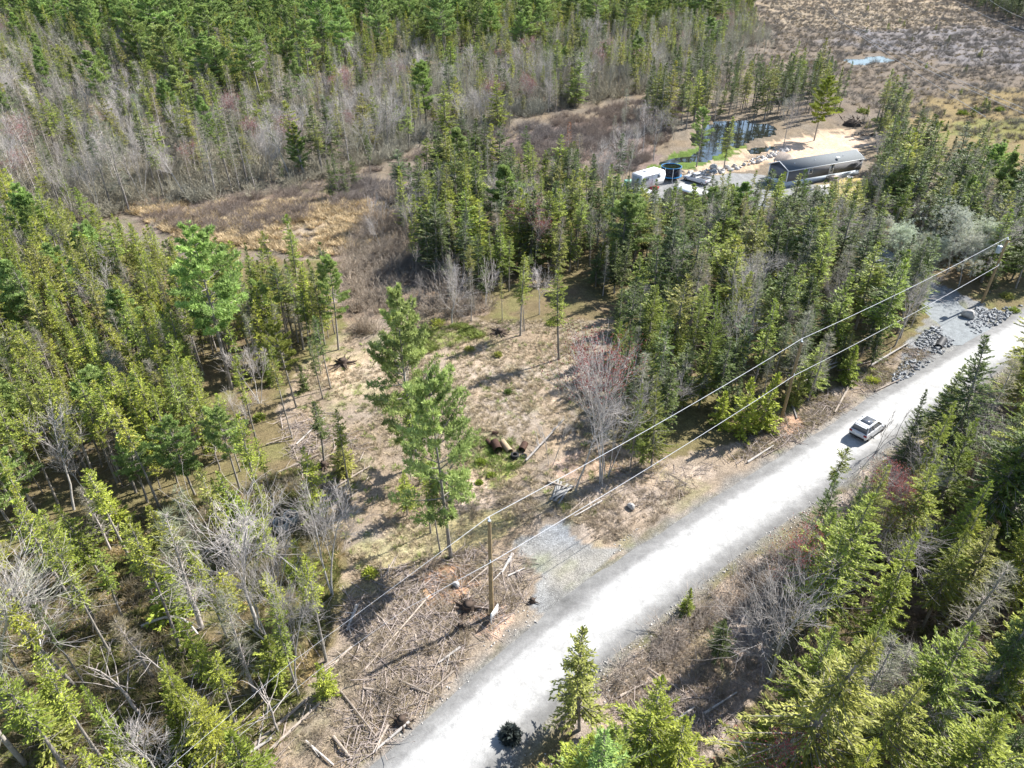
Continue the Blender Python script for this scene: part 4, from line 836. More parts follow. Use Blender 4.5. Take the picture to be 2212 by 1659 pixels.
ar = [(CLEAR, 7000, (.41, .335, .225), .4, .6), (CLEAR, 420, (.20, .24, .06), .6, .7), ([(980, 960), (1100, 940), (1140, 1000), (1060, 1060)], 110, (.17, .23, .05), .7, .7), ([(870, 720), (1000, 700), (1050, 725), (930, 760)], 500, (.22, .26, .06), .8, .8),
      (SLASH, 1100, (.33, .27, .19), .4, .6), (SLASH_R, 900, (.35, .285, .21), .4, .6), (SLASH_T, 900, (.31, .26, .16), .4, .6), (WOODL, 2200, (.16, .17, .05), .7, .8), (WOODL, 900, (.32, .24, .11), .7, .8), (WOODR, 1000, (.18, .18, .06), .7, .8), ([(1240, 1100), (1560, 1000), (1400, 1140), (1260, 1190)], 420, (.37, .30, .22), .4, .5), (BOGR, 3500, (.17, .13, .065), 1.5, 1.5), ([(240, 440), (830, 430), (860, 520), (700, 560), (400, 520)], 2500, (.48, .37, .22), 1.5, 1.5)]
pp, hh, ss = [], [], []
for j, (po, n, c, s0, ds) in enumerate(ar):
    x, y = spots(po, n, 900+j, 3.2); pp.append(np.stack([x, y, hgt(x, y)-.02], 1)); hh.append(np.array(c)*rng.uniform(.7, 1.3, (n, 1))); ss.append(s0+ds*rng.random(n))
pp, hh, ss = map(np.concatenate, (pp, hh, ss)); m = len(pp)
gn_wood('dry_grass', tf, pp, np.stack([0*ss, 0*ss, rng.uniform(0, 6.28, m)], 1), np.stack([ss*1.3, ss*1.3, ss], 1), rng.integers(0, 4, m), hh)

# ---------------------------------------------------------------- built things
M_pole = plain('treated_pole_wood', (.30, .215, .115), .85, var=.3, scale=3, bump=.2); M_alu = plain('bare_aluminium', (.62, .62, .63), .45, .3, .08)
M_grey = plain('painted_grey_steel', (.42, .47, .50), .45, .2, .1); M_porc = plain('pale_porcelain', (.62, .64, .66), .3, 0, .1); M_white = plain('white_paint', (.80, .80, .79), .45, 0, .06)
M_rubber = plain('black_rubber', (.022, .022, .023), .8, 0, .3); M_conc = plain('grey_concrete', (.40, .40, .385), .85, 0, .22, 5, .25); M_rust = plain('rusted_steel', (.075, .042, .03), .8, .3, .45, 5, .3)
M_stone = plain('field_stone', (.42, .40, .375), .85, 0, .35, 3, .3); M_rip = plain('riprap_granite', (.22, .23, .24), .85, 0, .4, 2.2, .2)
M_logs = barkm('weathered_log', (.34, .285, .235), .4); M_cut = plain('cut_wood', (.55, .42, .26), .8, 0, .2); M_birch = barkm('birch_white', (.43, .40, .37), .25)
POLEV = [((1062, 1325), 'nearest wooden power pole on reddish dirt beside the gravel road'), ((1686, 912), 'middle wooden power pole standing on roadside dirt among small spruces'), ((2120, 655), 'wooden power pole carrying a grey transformer beside the stony driveway')]
poles = []
for i, (v, lab) in enumerate(POLEV):
    b = P(*v); z0 = float(hgt(*b)[0]); hp = (9.45, 9.2, 8.7)[i]
    o = empty('power_pole', (b[0], b[1], z0), 0, lab, 'power pole', 'poles of the roadside power line')
    MB().tube((0, 0, -.3), (0, 0, hp*.5), .17, .15, 14).tube((0, 0, hp*.5), (0, 0, hp), .15, .115, 14).build('pole', M_pole, o, True)
    MB().tube((0, 0, hp-.02), (0, 0, hp+.03), .125, .10, 12).build('pole_cap', M_grey, o, True)
    MB().tube((-.05, .04, hp+.02), (-.05, .04, hp+.12), .03, .03, 8).lathe([(.0, hp+.10), (.07, hp+.12), (.055, hp+.17), (.075, hp+.19), (.05, hp+.25), (0, hp+.27)], (-.05, .04, 0), 10).build('insulator', M_porc, o, True)
    nz = hp*.62
    MB().box((0, -.17, nz), (.08, .08, .22)).tube((0, -.2, nz), (0, -.3, nz), .03, .03, 8).build('neutral_bracket', M_grey, o)
    MB().tube((.13, .07, 0), (.10, .05, hp-.2), .012, .010, 5).build('ground_wire', M_alu, o)
    if i == 2:
        t = MB().lathe([(0, -.48), (.26, -.48), (.28, -.44), (.28, .34), (.25, .42), (.1, .48), (0, .48)], (-.52, .12, hp-1.35), 18).build('transformer', M_grey, o, True)
        MB().tube((-.52, .12, hp-.9), (-.5, .12, hp-.6), .05, .03, 8).build('bushing', M_porc, t, True); MB().box((-.2, .05, hp-1.1), (.3, .06, .07)).box((-.2, .05, hp-1.6), (.3, .06, .07)).build('mounting_bracket', M_grey, t)
        MB().box((.25, .1, hp-.45), (.7, .07, .09), .5).build('cutout_arm', M_pole, o); MB().tube((.5, .25, hp-.75), (.42, .2, hp-.4), .045, .03, 8).build('fuse_cutout', M_porc, o, True)
    poles.append((b[0], b[1], z0+hp+.27, z0+nz))
def wire(name, k, off, r, lab, sag, away):
    pts = [(*P(x_, y_, z_), z_) for x_, y_, z_ in away]; q0 = [(p[0]+off[0], p[1]+off[1], p[k]) for p in poles]; nlow = len(pts)
    for i in range(2):
        a, b = q0[i], q0[i+1]
        for t in np.linspace(0, 1, 15)[(1 if i else 0):]: pts.append((a[0]+(b[0]-a[0])*t, a[1]+(b[1]-a[1])*t, a[2]+(b[2]-a[2])*t-4*sag*t*(1-t)))
    return tag(MB().path(pts, [.008]*nlow+[r]*(len(pts)-nlow), 5).build(name, M_alu, None, True), lab, 'power line', 'wires of the roadside power line')
wire('power_line', 2, (-.05, .04), .021, 'upper bright wire running over the tops of the roadside poles', .35, [(100, 1900, 8.2), (367, 1656, 8.0), (627, 1433, 8.2), (850, 1268, 8.8)]); wire('power_line', 3, (0, -.3), .022, 'lower bright wire running below the pole tops along the road', .3, [(270, 1800, 4.9), (533, 1576, 4.7), (687, 1449, 4.9), (880, 1313, 5.4)])
M_wire2 = plain('dull_wire', (.42, .42, .44), .5, .5, .1)
for (a, b, lab) in (((1764, 6), (2130, 253), 'thin high wire over the bog, nearest of the set'), ((1845, 65), (2235, 255), 'thin high wire over the bog, middle of the close pair'), ((1862, 64), (2238, 245), 'thin high wire over the bog, upper of the close pair'), ((2050, -8), (2225, 73), 'thin high wire before the dark wood at upper right'), ((2130, -6), (2228, 45), 'thin high wire at the very upper right corner')):
    A = P(*a, 14); B = P(*b, 12.5); pts = [(A[0]+(B[0]-A[0])*t, A[1]+(B[1]-A[1])*t, 14+(12.5-14)*t-3*t*(1-t)) for t in np.linspace(0, 1, 14)]
    tag(MB().path(pts, .035, 4).build('overhead_wire', M_wire2), lab, 'power line', 'high wires over the bog')

# --- cars
M_carw, n_, b_ = newmat('white_car_paint'); b_.inputs['Base Color'].default_value = (.62, .63, .65, 1); b_.inputs['Roughness'].default_value = .28; b_.inputs['Coat Weight'].default_value = .6
M_glass, n_, b_ = newmat('dark_car_glass'); b_.inputs['Base Color'].default_value = (.11, .12, .14, 1); b_.inputs['Roughness'].default_value = .06; b_.inputs['Specular IOR Level'].default_value = .8  # base colour lightened to stand in for the glass roof's reflection
M_tail = plain('tail_lamp_red', (.30, .02, .02), .25, 0, .05); M_lamp = plain('head_lamp_clear', (.6, .62, .65), .15, 0, .05); M_blackp = plain('black_plastic', (.03, .03, .032), .6, 0, .15); M_rim = plain('alloy_rim', (.38, .38, .40), .35, .7, .1)
def make_car(name, loc, rz, lab, L=4.35, Wd=1.80, roofglass=True, pickup=False):
    o = empty(name, loc, rz, lab, 'car'); h = Wd/2
    def ring(x, wb, wt, zb, zs, zt):              # lower body section
        return [(x, -wb*.82, zb), (x, -wb, zb+.14), (x, -wb, zs), (x, -wt, zt), (x, -wt*.5, zt+.03), (x, wt*.5, zt+.03), (x, wt, zt), (x, wb, zs), (x, wb, zb+.14), (x, wb*.82, zb)]
    r = L/2
    MB().loft([ring(-r, h*.86, h*.80, .42, .72, .84), ring(-r+.10, h*.97, h*.90, .30, .78, .95), ring(-r+.6, h, h*.93, .24, .80, .98), ring(-.3, h, h*.93, .24, .80, .97), ring(r*.42, h, h*.92, .24, .80, .97), ring(r-.45, h*.97, h*.86, .26, .74, .86), ring(r-.1, h*.86, h*.72, .32, .62, .72), ring(r, h*.74, h*.6, .40, .54, .60)]).build('body', M_carw, o, True)
    xr, xf = (-r+.12, r*.40) if not pickup else (-.35, r*.42)
    a, c = (xr+.38, xf-.78) if not pickup else (xr+.15, xf-.7)
    gh = [(xr, h*.86, .96), (xf, h*.86, .96)]; zt = 1.56 if not pickup else 1.66
    def sec(x0, w0, z0): return [(x0, -w0, z0), (x0, w0, z0)]
    V = [(xr, -h*.88, .95), (xr, h*.88, .95), (xf, h*.86, .95), (xf, -h*.86, .95), (a, -h*.70, zt-.03), (a, h*.70, zt-.03), (c, h*.69, zt-.03), (c, -h*.69, zt-.03)]
    MB().raw(V, [(0, 2, 1), (0, 3, 2), (4, 5, 6), (4, 6, 7), (0, 1, 5), (0, 5, 4), (3, 7, 6), (3, 6, 2)]).raw(V, [(0, 4, 7), (0, 7, 3), (1, 2, 6), (1, 6, 5)]).build('windows', M_glass, o)
    rf = MB().box(((a+c)/2-.03, 0, zt+.005), (c-a+.22, h*1.46, .07), 0, 0, .03).build('roof', M_carw, o, True)
    if roofglass: MB().box(((a+c)/2+.12, 0, zt+.045), (c-a-.42, h*1.10, .016)).build('glass_roof_panel', M_glass, rf)
    for s in (-1, 1):
        m = MB()
        for (p, q) in (((xr, h*.88, .95), (a, h*.705, zt)), ((xf, h*.86, .95), (c, h*.70, zt)), (((xr+xf)/2-.1, h*.885, .95), ((a+c)/2-.1, h*.715, zt)), ((xr+.62, h*.885, .95), (a+.30, h*.715, zt))): m.tube((p[0], s*p[1], p[2]), (q[0], s*q[1], q[2]), .045, .04, 6)
        m.build('window_pillars', M_carw, o, True); MB().tube((a+.1, s*h*.66, zt+.10), (c-.2, s*h*.66, zt+.10), .022, .022, 6).build('roof_rail', M_grey, rf)
        MB().box((xf-.38, s*(h+.09), .99), (.12, .2, .14), 0, 0, .03).build('mirror', M_carw, o)
        MB().box((-r+.05, s*h*.78, .80), (.12, .30, .20), 0, 0, .03).build('tail_lamp', M_tail, o); MB().box((r-.12, s*h*.66, .62), (.2, .34, .11), 0, 0, .03).build('head_lamp', M_lamp, o)
        for x in (-r+.80, r-.86):
            wl = MB().lathe([(.19, -.10), (.29, -.11), (.335, -.07), (.335, .07), (.29, .11), (.19, .10)], (x, s*(h-.10), .335), 22, 'Y').build('wheel', M_rubber, o, True); MB().lathe([(0, .105*s), (.06, .115*s), (.20, .09*s), (.21, .06*s)], (x, s*(h-.10), .335), 18, 'Y').build('rim', M_rim, wl, True)
    MB().box((-r-.005, 0, .44), (.08, Wd*.82, .16), 0, 0, .03).build('rear_bumper', M_blackp, o); MB().box((-r+.0, 0, .70), (.03, .52, .13)).build('number_plate', M_white, o)
    if not pickup: MB().box((xr+.10, 0, zt-.02), (.24, h*1.3, .04), 0, .12).build('rear_spoiler', M_carw, o)
    return o
hd = ROAD[np.argmin(np.hypot(ROAD[:, 0]-34.5, ROAD[:, 1]-53))+3]-ROAD[np.argmin(np.hypot(ROAD[:, 0]-34.5, ROAD[:, 1]-53))-3]; hd = hd/np.linalg.norm(hd); lf = np.array([-hd[1], hd[0]])
cc = P(1866.7, 961.8)+hd*2.17+lf*.9
make_car('parked_car', (cc[0], cc[1], .075), math.atan2(hd[1], hd[0]), 'white car with dark glass roof driving up the pale gravel road')

# --- mobile home
M_sid, n_, b_ = newmat('grey_lap_siding'); tc_ = N(n_, 'ShaderNodeTexCoord'); wv = N(n_, 'ShaderNodeTexWave', wave_type='BANDS', bands_direction='Z', wave_profile='SAW'); wv.inputs['Scale'].default_value = 1.3; n_.links.new(tc_.outputs['Object'], wv.inputs[0])
n_.links.new(mixc(n_, wv.outputs['Fac'], (.185, .185, .195), (.145, .145, .155)), b_.inputs['Base Color']); b_.inputs['Roughness'].default_value = .7
M_roof = plain('grey_shingles', (.145, .158, .165), .9, 0, .18, 9, .3); M_skirt = plain('pale_skirting', (.62, .68, .74), .6, 0, .06); M_deck = plain('grey_decking', (.30, .25, .21), .85, 0, .25, 4)
A = P(1703.5, 368, 3.15); B = P(1864, 342, 3.15); u = (B-A)/np.linalg.norm(B-A); HL, HW = float(np.linalg.norm(B-A)), 4.7; rzh = math.atan2(u[1], u[0])
ho = empty('mobile_home', (A[0], A[1], -.05), rzh, 'long grey mobile home with white trim in the yard', 'house')
MB().box((HL/2, HW/2, 2.1), (HL, HW, 2.1)).raw([(0, 0, 3.15), (0, HW, 3.15), (0, HW/2, 4.12), (HL, 0, 3.15), (HL, HW, 3.15), (HL, HW/2, 4.12)], [(0, 2, 1), (3, 4, 5), (0, 3, 5), (0, 5, 2), (1, 2, 5), (1, 5, 4)]).build('wall', M_sid, ho)
MB().box((HL/2, HW/2, .5), (HL-.06, HW-.06, 1.08)).build('skirting', M_skirt, ho)
rf = MB().raw([(-.3, -.32, 3.08), (HL+.3, -.32, 3.08), (HL+.3, HW/2, 4.2), (-.3, HW/2, 4.2), (-.3, HW+.32, 3.08), (HL+.3, HW+.32, 3.08), (-.3, -.32, 3.20), (HL+.3, -.32, 3.20), (HL+.3, HW/2, 4.32), (-.3, HW/2, 4.32), (-.3, HW+.32, 3.20), (HL+.3, HW+.32, 3.20)],
     [(6, 7, 8), (6, 8, 9), (9, 8, 11), (9, 11, 10), (0, 2, 1), (0, 3, 2), (3, 5, 2), (3, 4, 5), (0, 1, 7), (0, 7, 6), (4, 10, 11), (4, 11, 5), (0, 6, 9), (0, 9, 3), (3, 9, 10), (3, 10, 4), (1, 2, 8), (1, 8, 7), (2, 5, 11), (2, 11, 8)]).build('roof', M_roof, ho)
for s, y in ((-1, -.33), (1, HW+.33)): MB().box((HL/2, y, 3.13), (HL+.6, .03, .17)).build('fascia', M_white, rf)
for x in (-.31, HL+.31):
    m = MB()
    for (y0, y1) in ((-.32, HW/2), (HW/2, HW+.32)): m.tube((x, y0, 3.15 if y0 < 0 else 4.27), (x, y1, 4.27 if y0 < 0 else 3.15), .09, .09, 4)
    m.build('gable_trim', M_white, rf)
for x, y in ((0, 0), (HL, 0), (0, HW), (HL, HW)): MB().box((x+(-.015 if x == 0 else .015), y+(-.015 if y == 0 else .015), 2.1), (.16, .16, 2.1)).build('corner_board', M_white, ho)
for x in (HL*.30,): 
    f = MB().box((x, -.02, 2.35), (1.0, .10, 1.0)).build('window', M_white, ho); MB().box((x, -.075, 2.35), (.72, .03, .74)).build('pane', M_glass, f)
dr = MB().box((HL*.585, -.02, 2.15), (1.15, .10, 2.15)).build('door', M_white, ho); MB().box((HL*.585, -.075, 2.35), (.52, .03, 1.45)).build('door_glass', M_glass, dr)
MB().box((HL*.585, -.75, .92), (2.0, 1.4, .1)).box((HL*.585, -1.6, .55), (1.2, .35, .08)).box((HL*.585, -1.95, .25), (1.2, .35, .08)).box((HL*.585-.9, -.1, .45), (.1, .1, .9)).box((HL*.585+.9, -1.35, .45), (.1, .1, .9)).build('steps', M_deck, ho)
for x in (HL*.13, HL*.40, HL*.78): MB().tube((x, HW*.26, 3.55), (x, HW*.26, 3.98), .06, .06, 8).build('vent_pipe', M_grey, rf)
m = MB(); m.tube((HL*.68, .6, 3.4), (HL*.68, .6, 3.85), .03, .03, 6).lathe([(0, 0), (.18, .02), (.33, .09), (.34, .10), (.18, .035), (0, .015)], (HL*.68, .6, 3.9), 16).build('satellite_dish', M_white, rf, True)
pg = MB().raw([(HL*.14, HW-.3, 3.2), (HL*.30, HW-.3, 3.2), (HL*.22, HW-.3, 4.55), (HL*.14, HW+2.2, 3.0), (HL*.30, HW+2.2, 3.0), (HL*.22, HW+2.2, 4.55), (HL*.14, HW-.3, 3.1), (HL*.30, HW-.3, 3.1)], [(0, 3, 5), (0, 5, 2), (1, 2, 5), (1, 5, 4), (3, 4, 5), (0, 2, 1)]).build('porch_roof', M_deck, ho)
for x in (HL*.15, HL*.29): MB().box((x, HW+2.0, 1.5), (.12, .12, 3.0)).build('porch_post', M_deck, ho)
b2 = A+u*HL*.78+np.array([u[1], -u[0]])*1.6
bt = empty('white_bathtub', (b2[0], b2[1], -.05), rzh, 'small white tub-shaped bin beside the door of the mobile home', 'bin'); MB().lathe([(0, .02), (.45, .02), (.5, .55), (.56, .56), (.56, .60), (.46, .60), (.42, .1), (0, .1)], n=18).build('tub', M_white, bt, True); MB().box((.0, .58, .48), (.3, .05, .06)).build('handle', M_grey, bt)
bt.name = 'storage_tub'
tag(MB().raw([(0, 0, 0), (7, .1, 0), (7, 1.3, 0), (0, 1.2, 0), (0, 0, .22), (7, .1, .22), (7, 1.3, .22), (0, 1.2, .22)], [(0, 2, 1), (0, 3, 2), (4, 5, 6), (4, 6, 7), (0, 1, 5), (0, 5, 4), (1, 2, 6), (1, 6, 5), (2, 3, 7), (2, 7, 6), (3, 0, 4), (3, 4, 7)]).build('garden_border', M_stone, None, False, tuple(np.append(A+u*2.0+np.array([u[1], -u[0]])*3.6, -.05)), rzh), 'pale low raised border along the lawn before the mobile home', 'border')

# --- camper, shed, pickup, second car
c0 = P(1383, 416); cu = np.array([math.sin(R(50.3)), math.cos(R(50.3))]); rzc = math.atan2(cu[1], cu[0]); M_camp = plain('camper_skin', (.78, .78, .77), .4, 0, .05)
ca = empty('camper_trailer', (c0[0], c0[1], -.04), rzc, 'white camper trailer with rounded front parked at the left end of the yard', 'camper')
sidep = [(0, .55), (0, 2.95), (.15, 3.1), (6.0, 3.1), (6.5, 2.75), (6.75, 2.1), (6.6, 1.2), (6.2, .55)]
MB().loft([[(x, y, z) for x, z in sidep] for y in (0, 2.4)]).build('body', M_camp, ca)
MB().box((3.2, 1.2, 3.13), (5.4, 2.1, .05), 0, 0, .02).build('roof_skin', M_white, ca)
for x in (1.6, 4.9): w_ = MB().box((x, -.012, 2.1), (.9, .04, .6)).build('window', M_grey, ca); MB().box((x, -.04, 2.1), (.74, .03, .46)).build('pane', M_glass, w_)
dd = MB().box((3.3, -.012, 1.7), (.7, .04, 1.9)).build('door', M_camp, ca); MB().box((3.02, -.05, 1.65), (.05, .05, .16)).build('handle', M_blackp, dd)
MB().box((-.012, 1.2, 1.9), (.04, 1.9, 1.7)).build('rear_panel', M_grey, ca); MB().box((3.2, -.2, 2.86), (4.6, .28, .14), 0, 0, .05).build('awning_roll', M_white, ca); MB().box((2.4, 1.2, 3.26), (.8, .7, .24), 0, 0, .06).build('roof_unit', M_white, ca)
for x in (2.9, 3.7): 
    for y in (.12, 2.28): MB().lathe([(0, -.1), (.2, -.11), (.34, -.08), (.34, .08), (.2, .11), (0, .1)], (x, y, .34), 18, 'Y').build('wheel', M_rubber, ca, True)
MB().tube((6.2, .6, .5), (7.6, 1.2, .5), .05, .05, 6).tube((6.2, 1.8, .5), (7.6, 1.2, .5), .05, .05, 6).tube((7.5, 1.2, .05), (7.5, 1.2, .6), .035, .035, 6).build('hitch', M_blackp, ca)
s0 = P(1456, 405, 2.5); s1 = P(1516, 423, 2.5); su = (s1-s0)/np.linalg.norm(s1-s0); SL = float(np.linalg.norm(s1-s0)); rzs = math.atan2(su[1], su[0]); M_brownw = plain('brown_boards', (.25, .155, .115), .85, 0, .2, 4, .2)
sh = empty('garden_shed', (s0[0], s0[1], -.04), rzs, 'brown wooden shed with white roof standing before the gravel yard', 'shed')
MB().box((SL/2, 1.0, 1.22), (SL, 2.0, 2.44)).build('wall', M_brownw, sh); MB().raw([(-.2, -.25, 2.46), (SL+.2, -.25, 2.46), (SL+.2, 2.2, 2.7), (-.2, 2.2, 2.7), (-.2, -.25, 2.56), (SL+.2, -.25, 2.56), (SL+.2, 2.2, 2.82), (-.2, 2.2, 2.82)], [(0, 2, 1), (0, 3, 2), (4, 5, 6), (4, 6, 7), (0, 1, 5), (0, 5, 4), (1, 2, 6), (1, 6, 5), (2, 3, 7), (2, 7, 6), (3, 0, 4), (3, 4, 7)]).build('roof', M_white, sh)
sd_ = MB().box((SL*.68, -.02, 1.05), (1.3, .06, 2.0)).build('door', plain('faded_brown_boards', (.20, .13, .10), .85), sh); MB().box((SL*.68+.5, -.07, 1.05), (.05, .06, .2)).build('handle', M_grey, sd_)
for x in (0, SL): MB().box((x, -.015, 1.22), (.14, .05, 2.44)).build('corner_board', M_white, sh)
t0 = P(1482, 404); pk = make_car('pickup_truck', (t0[0]+2.6, t0[1]+3.2, -.04), rzs+math.pi, 'white pickup truck with dark bed parked behind the brown shed', 5.4, 1.95, False, True); pk['category'] = 'truck'
MB().box((-1.55, 0, 1.005), (1.9, 1.45, .02)).build('bed_floor', M_blackp, pk)
for y in (-.82, .82): MB().box((-1.55, y, 1.08), (2.1, .12, .16), 0, 0, .03).build('bed_side', M_carw, pk)
w0 = P(1388, 424); make_car('parked_car', (w0[0], w0[1], -.04), R(55), 'white car mostly hidden by spruces in front of the white camper', 4.5, 1.82, False)
r0 = P(1402, 412); rc_ = empty('garden_cart', (r0[0]+.8, r0[1]-.6, -.04), .6, 'small red garden cart beside the white camper', 'cart'); M_red = plain('red_paint', (.36, .02, .03), .4)
MB().loft([[(-.55, -.35, .35), (.55, -.35, .35), (.55, .35, .35), (-.55, .35, .35)], [(-.75, -.5, .95), (.75, -.5, .95), (.75, .5, .95), (-.75, .5, .95)]]).build('tray', M_red, rc_)
for x, y in ((-.4, -.4), (-.4, .4), (.4, -.4), (.4, .4)): MB().lathe([(0, -.05), (.2, -.06), (.2, .06), (0, .05)], (x, y, .2), 14, 'Y').build('wheel', M_rubber, rc_, True)
MB().tube((.6, 0, .5), (1.3, 0, .9), .02, .02, 6).tube((1.3, -.2, .9), (1.3, .2, .9), .02, .02, 6).build('handle', M_blackp, rc_)
g0 = P(1357, 404); gb = empty('covered_bin', (g0[0], g0[1], -.04), .4, 'pale green lidded bin at the rear of the white camper', 'bin'); M_grn = plain('faded_green_plastic', (.22, .42, .33), .5); MB().loft([[(-.6, -.5, 0), (.6, -.5, 0), (.6, .5, 0), (-.6, .5, 0)], [(-.7, -.6, 1.2), (.7, -.6, 1.2), (.7, .6, 1.2), (-.7, .6, 1.2)]]).build('bin_body', M_grn, gb); MB().box((0, 0, 1.26), (1.5, 1.3, .12), 0, 0, .05).build('lid', M_grn, gb)
# trampoline
t0 = P(1447, 388); tr = empty('trampoline', (t0[0], t0[1], -.04), 0, 'round trampoline with blue rim, dark net and white poles behind the camper', 'trampoline'); M_blue = plain('blue_vinyl', (.02, .22, .50), .45, 0, .1)
M_net, n_, b_ = newmat('dark_netting'); b_.inputs['Base Color'].default_value = (.02, .022, .03, 1); b_.inputs['Roughness'].default_value = .9; tp_ = N(n_, 'ShaderNodeBsdfTransparent'); mx_ = N(n_, 'ShaderNodeMixShader'); mx_.inputs[0].default_value = .30; n_.links.new(b_.outputs[0], mx_.inputs[1]); n_.links.new(tp_.outputs[0], mx_.inputs[2]); n_.links.new(mx_.outputs[0], n_.nodes['Material Output'].inputs[0])
MB().lathe([(0, .84), (1.75, .84), (1.75, .87), (0, .87)], n=32).build('mat', M_blackp, tr); MB().lathe([(1.72, .86), (2.12, .86), (2.12, .95), (1.72, .95), (1.72, .86)], n=32).build('rim_pad', M_blue, tr, True)
nt_ = MB().lathe([(1.86, .95), (1.86, 2.6), (1.85, 2.6), (1.85, .95)], n=32).build('net', M_net, tr); MB().lathe([(1.84, 2.58), (1.92, 2.58), (1.92, 2.66), (1.84, 2.66), (1.84, 2.58)], n=32).build('net_hoop', M_blue, nt_)
for k in range(8): a = k*math.pi/4; MB().tube((2.16*math.cos(a), 2.16*math.sin(a), 0), (1.98*math.cos(a), 1.98*math.sin(a), 2.65), .05, .05, 8).build('pole', M_white, tr, True)

# --- stones
def rock_mesh(seed, flat_=.7):
    bm = bmesh.new(); bmesh.ops.create_icosphere(bm, subdivisions=2, radius=.5); r = np.random.default_rng(seed); pl = [(norm(r.normal(0, 1, 3)), r.uniform(.27, .42)) for _ in range(9)]
    for v in bm.verts:
        p = np.array(v.co)
        for n__, d in pl:
            k = p.dot(n__)-d
            if k > 0: p = p-n__*k
        v.co = p*np.array([1, .8, flat_])
    me = bpy.data.meshes.new('boulder'); bm.to_mesh(me); bm.free(); me.materials.append(M_stone); return me
ROCK = [rock_mesh(950+i, (.6, .8, .7)[i % 3]) for i in range(6)]
rl = [(1412, 384), (1470, 381), (1490, 377), (1505, 379), (1522, 371), (1541, 370), (1553, 366), (1562, 371), (1570, 364), (1579, 368), (1586, 360), (1592, 366), (1599, 361), (1607, 357), (1618, 356), (1627, 352), (1637, 351), (1646, 347), (1655, 345), (1664, 341), (1673, 338), (1682, 335), (1690, 331), (1698, 327), (1707, 323), (1375, 390), (1362, 396), (1350, 400), (1343, 408)]
for k, v in enumerate(rl):
    b = P(*v); s = random.uniform(.7, 1.7) if k > 7 else random.uniform(.8, 1.5); o = link('boulder', ROCK[k % 6], None, (b[0], b[1], .12*s-.05)); o.scale = (s, s, s); o.rotation_euler = (0, 0, random.uniform(0, 6)); tag(o, None, 'boulder', 'boulders edging the yard'); LAB.append((o, ('large ' if s > 1.25 else 'small ' if s < .95 else '')+'pale boulder edging the yard '+rel(v[0], v[1], 30), v[0], v[1]))
for (v, s, lab, grp) in (((2089, 684), 1.75, 'large squarish boulder with sunlit top on stones by the driveway mouth', None), ((1541, 366), 1.9, 'biggest grey boulder beside the pond pines at the yard edge', None), ((2008, 1143), .9, 'grey boulder under spruces across the road', None), ((1362, 1098), .8, 'pale stone at the brush by the clearing road edge', None), ((985, 1262), .7, 'pale cut-looking stone on reddish soil left of the nearest pole', None)):
    b = P(*v); o = link('boulder', ROCK[1], None, (b[0], b[1], float(hgt(*b)[0])+.2*s)); o.scale = (s, s, s*1.15); o.rotation_euler = (0, 0, 2.4); tag(o, lab, 'boulder')
def rubble(areas, seed, name, mat):
    r = np.random.default_rng(seed); base = np.array([[1, 1, 1], [-1, -1, 1], [-1, 1, -1], [1, -1, -1], [1.3, 0, 0], [-1.3, 0, 0], [0, 1.2, 0], [0, -1.2, 0], [0, 0, 1], [0, 0, -1]])*.5
    from mathutils import geometry
    bm = bmesh.new(); [bm.verts.new(v) for v in base]; bmesh.ops.convex_hull(bm, input=bm.verts); bmesh.ops.triangulate(bm, faces=bm.faces[:]); bm.verts.index_update(); bv = np.array([v.co[:] for v in bm.verts]); bf = np.array([[v.index for v in f.verts] for f in bm.faces]); bm.free()
    out = []
    for po, n, s0, s1 in areas:
        w_ = W(po); x, y = spots(po, n, seed+n, HALF+.5); z = hgt(x, y); s = s0+(s1-s0)*r.random(n)**2; sc3 = s[:, None]*r.uniform(.6, 1.2, (n, 3)); a = r.uniform(0, 6.28, n); ca_, sa_ = np.cos(a)[:, None], np.sin(a)[:, None]; v = bv[None]*sc3[:, None]
        v = np.stack([v[..., 0]*ca_-v[..., 1]*sa_, v[..., 0]*sa_+v[..., 1]*ca_, v[..., 2]], -1)+r.normal(0, .04, (n, len(bv), 3))*s[:, None, None]; v = v+np.stack([x, y, z+s*.15], 1)[:, None]; out.append((v.reshape(-1, 3), ((np.arange(n)*len(bv))[:, None, None]+bf[None]).reshape(-1, 3)))
    return tag(link(name, mesh_np(name, *cat(out), None, (mat,))), kind='stuff')
rubble([([(2090, 690), (2110, 665), (2180, 665), (2215, 655), (2160, 700), (2110, 722), (2085, 705)], 520, .12, .45), ([(1990, 720), (2025, 705), (2062, 735), (2040, 760), (1990, 800), (1930, 830), (1925, 810), (1970, 760)], 620, .1, .42)], 971, 'riprap_stones', M_rip)
rubble([([(1340, 400), (1375, 383), (1380, 388), (1345, 408)], 60, .2, .6), ([(1480, 374), (1560, 364), (1570, 374), (1490, 384)], 120, .2, .7), ([(1600, 352), (1700, 320), (1706, 326), (1610, 362)], 110, .2, .7)], 981, 'rubble_stones', M_stone)
rubble([([(950, 1659), (1230, 1385), (1560, 1140), (1760, 1010), (2212, 700), (2212, 850), (1780, 1130), (1600, 1240), (1330, 1500), (1060, 1800), (780, 1700), (920, 1500), (1110, 1320), (1390, 1130)], 2600, .03, .14)], 991, 'loose_gravel', M_stone)
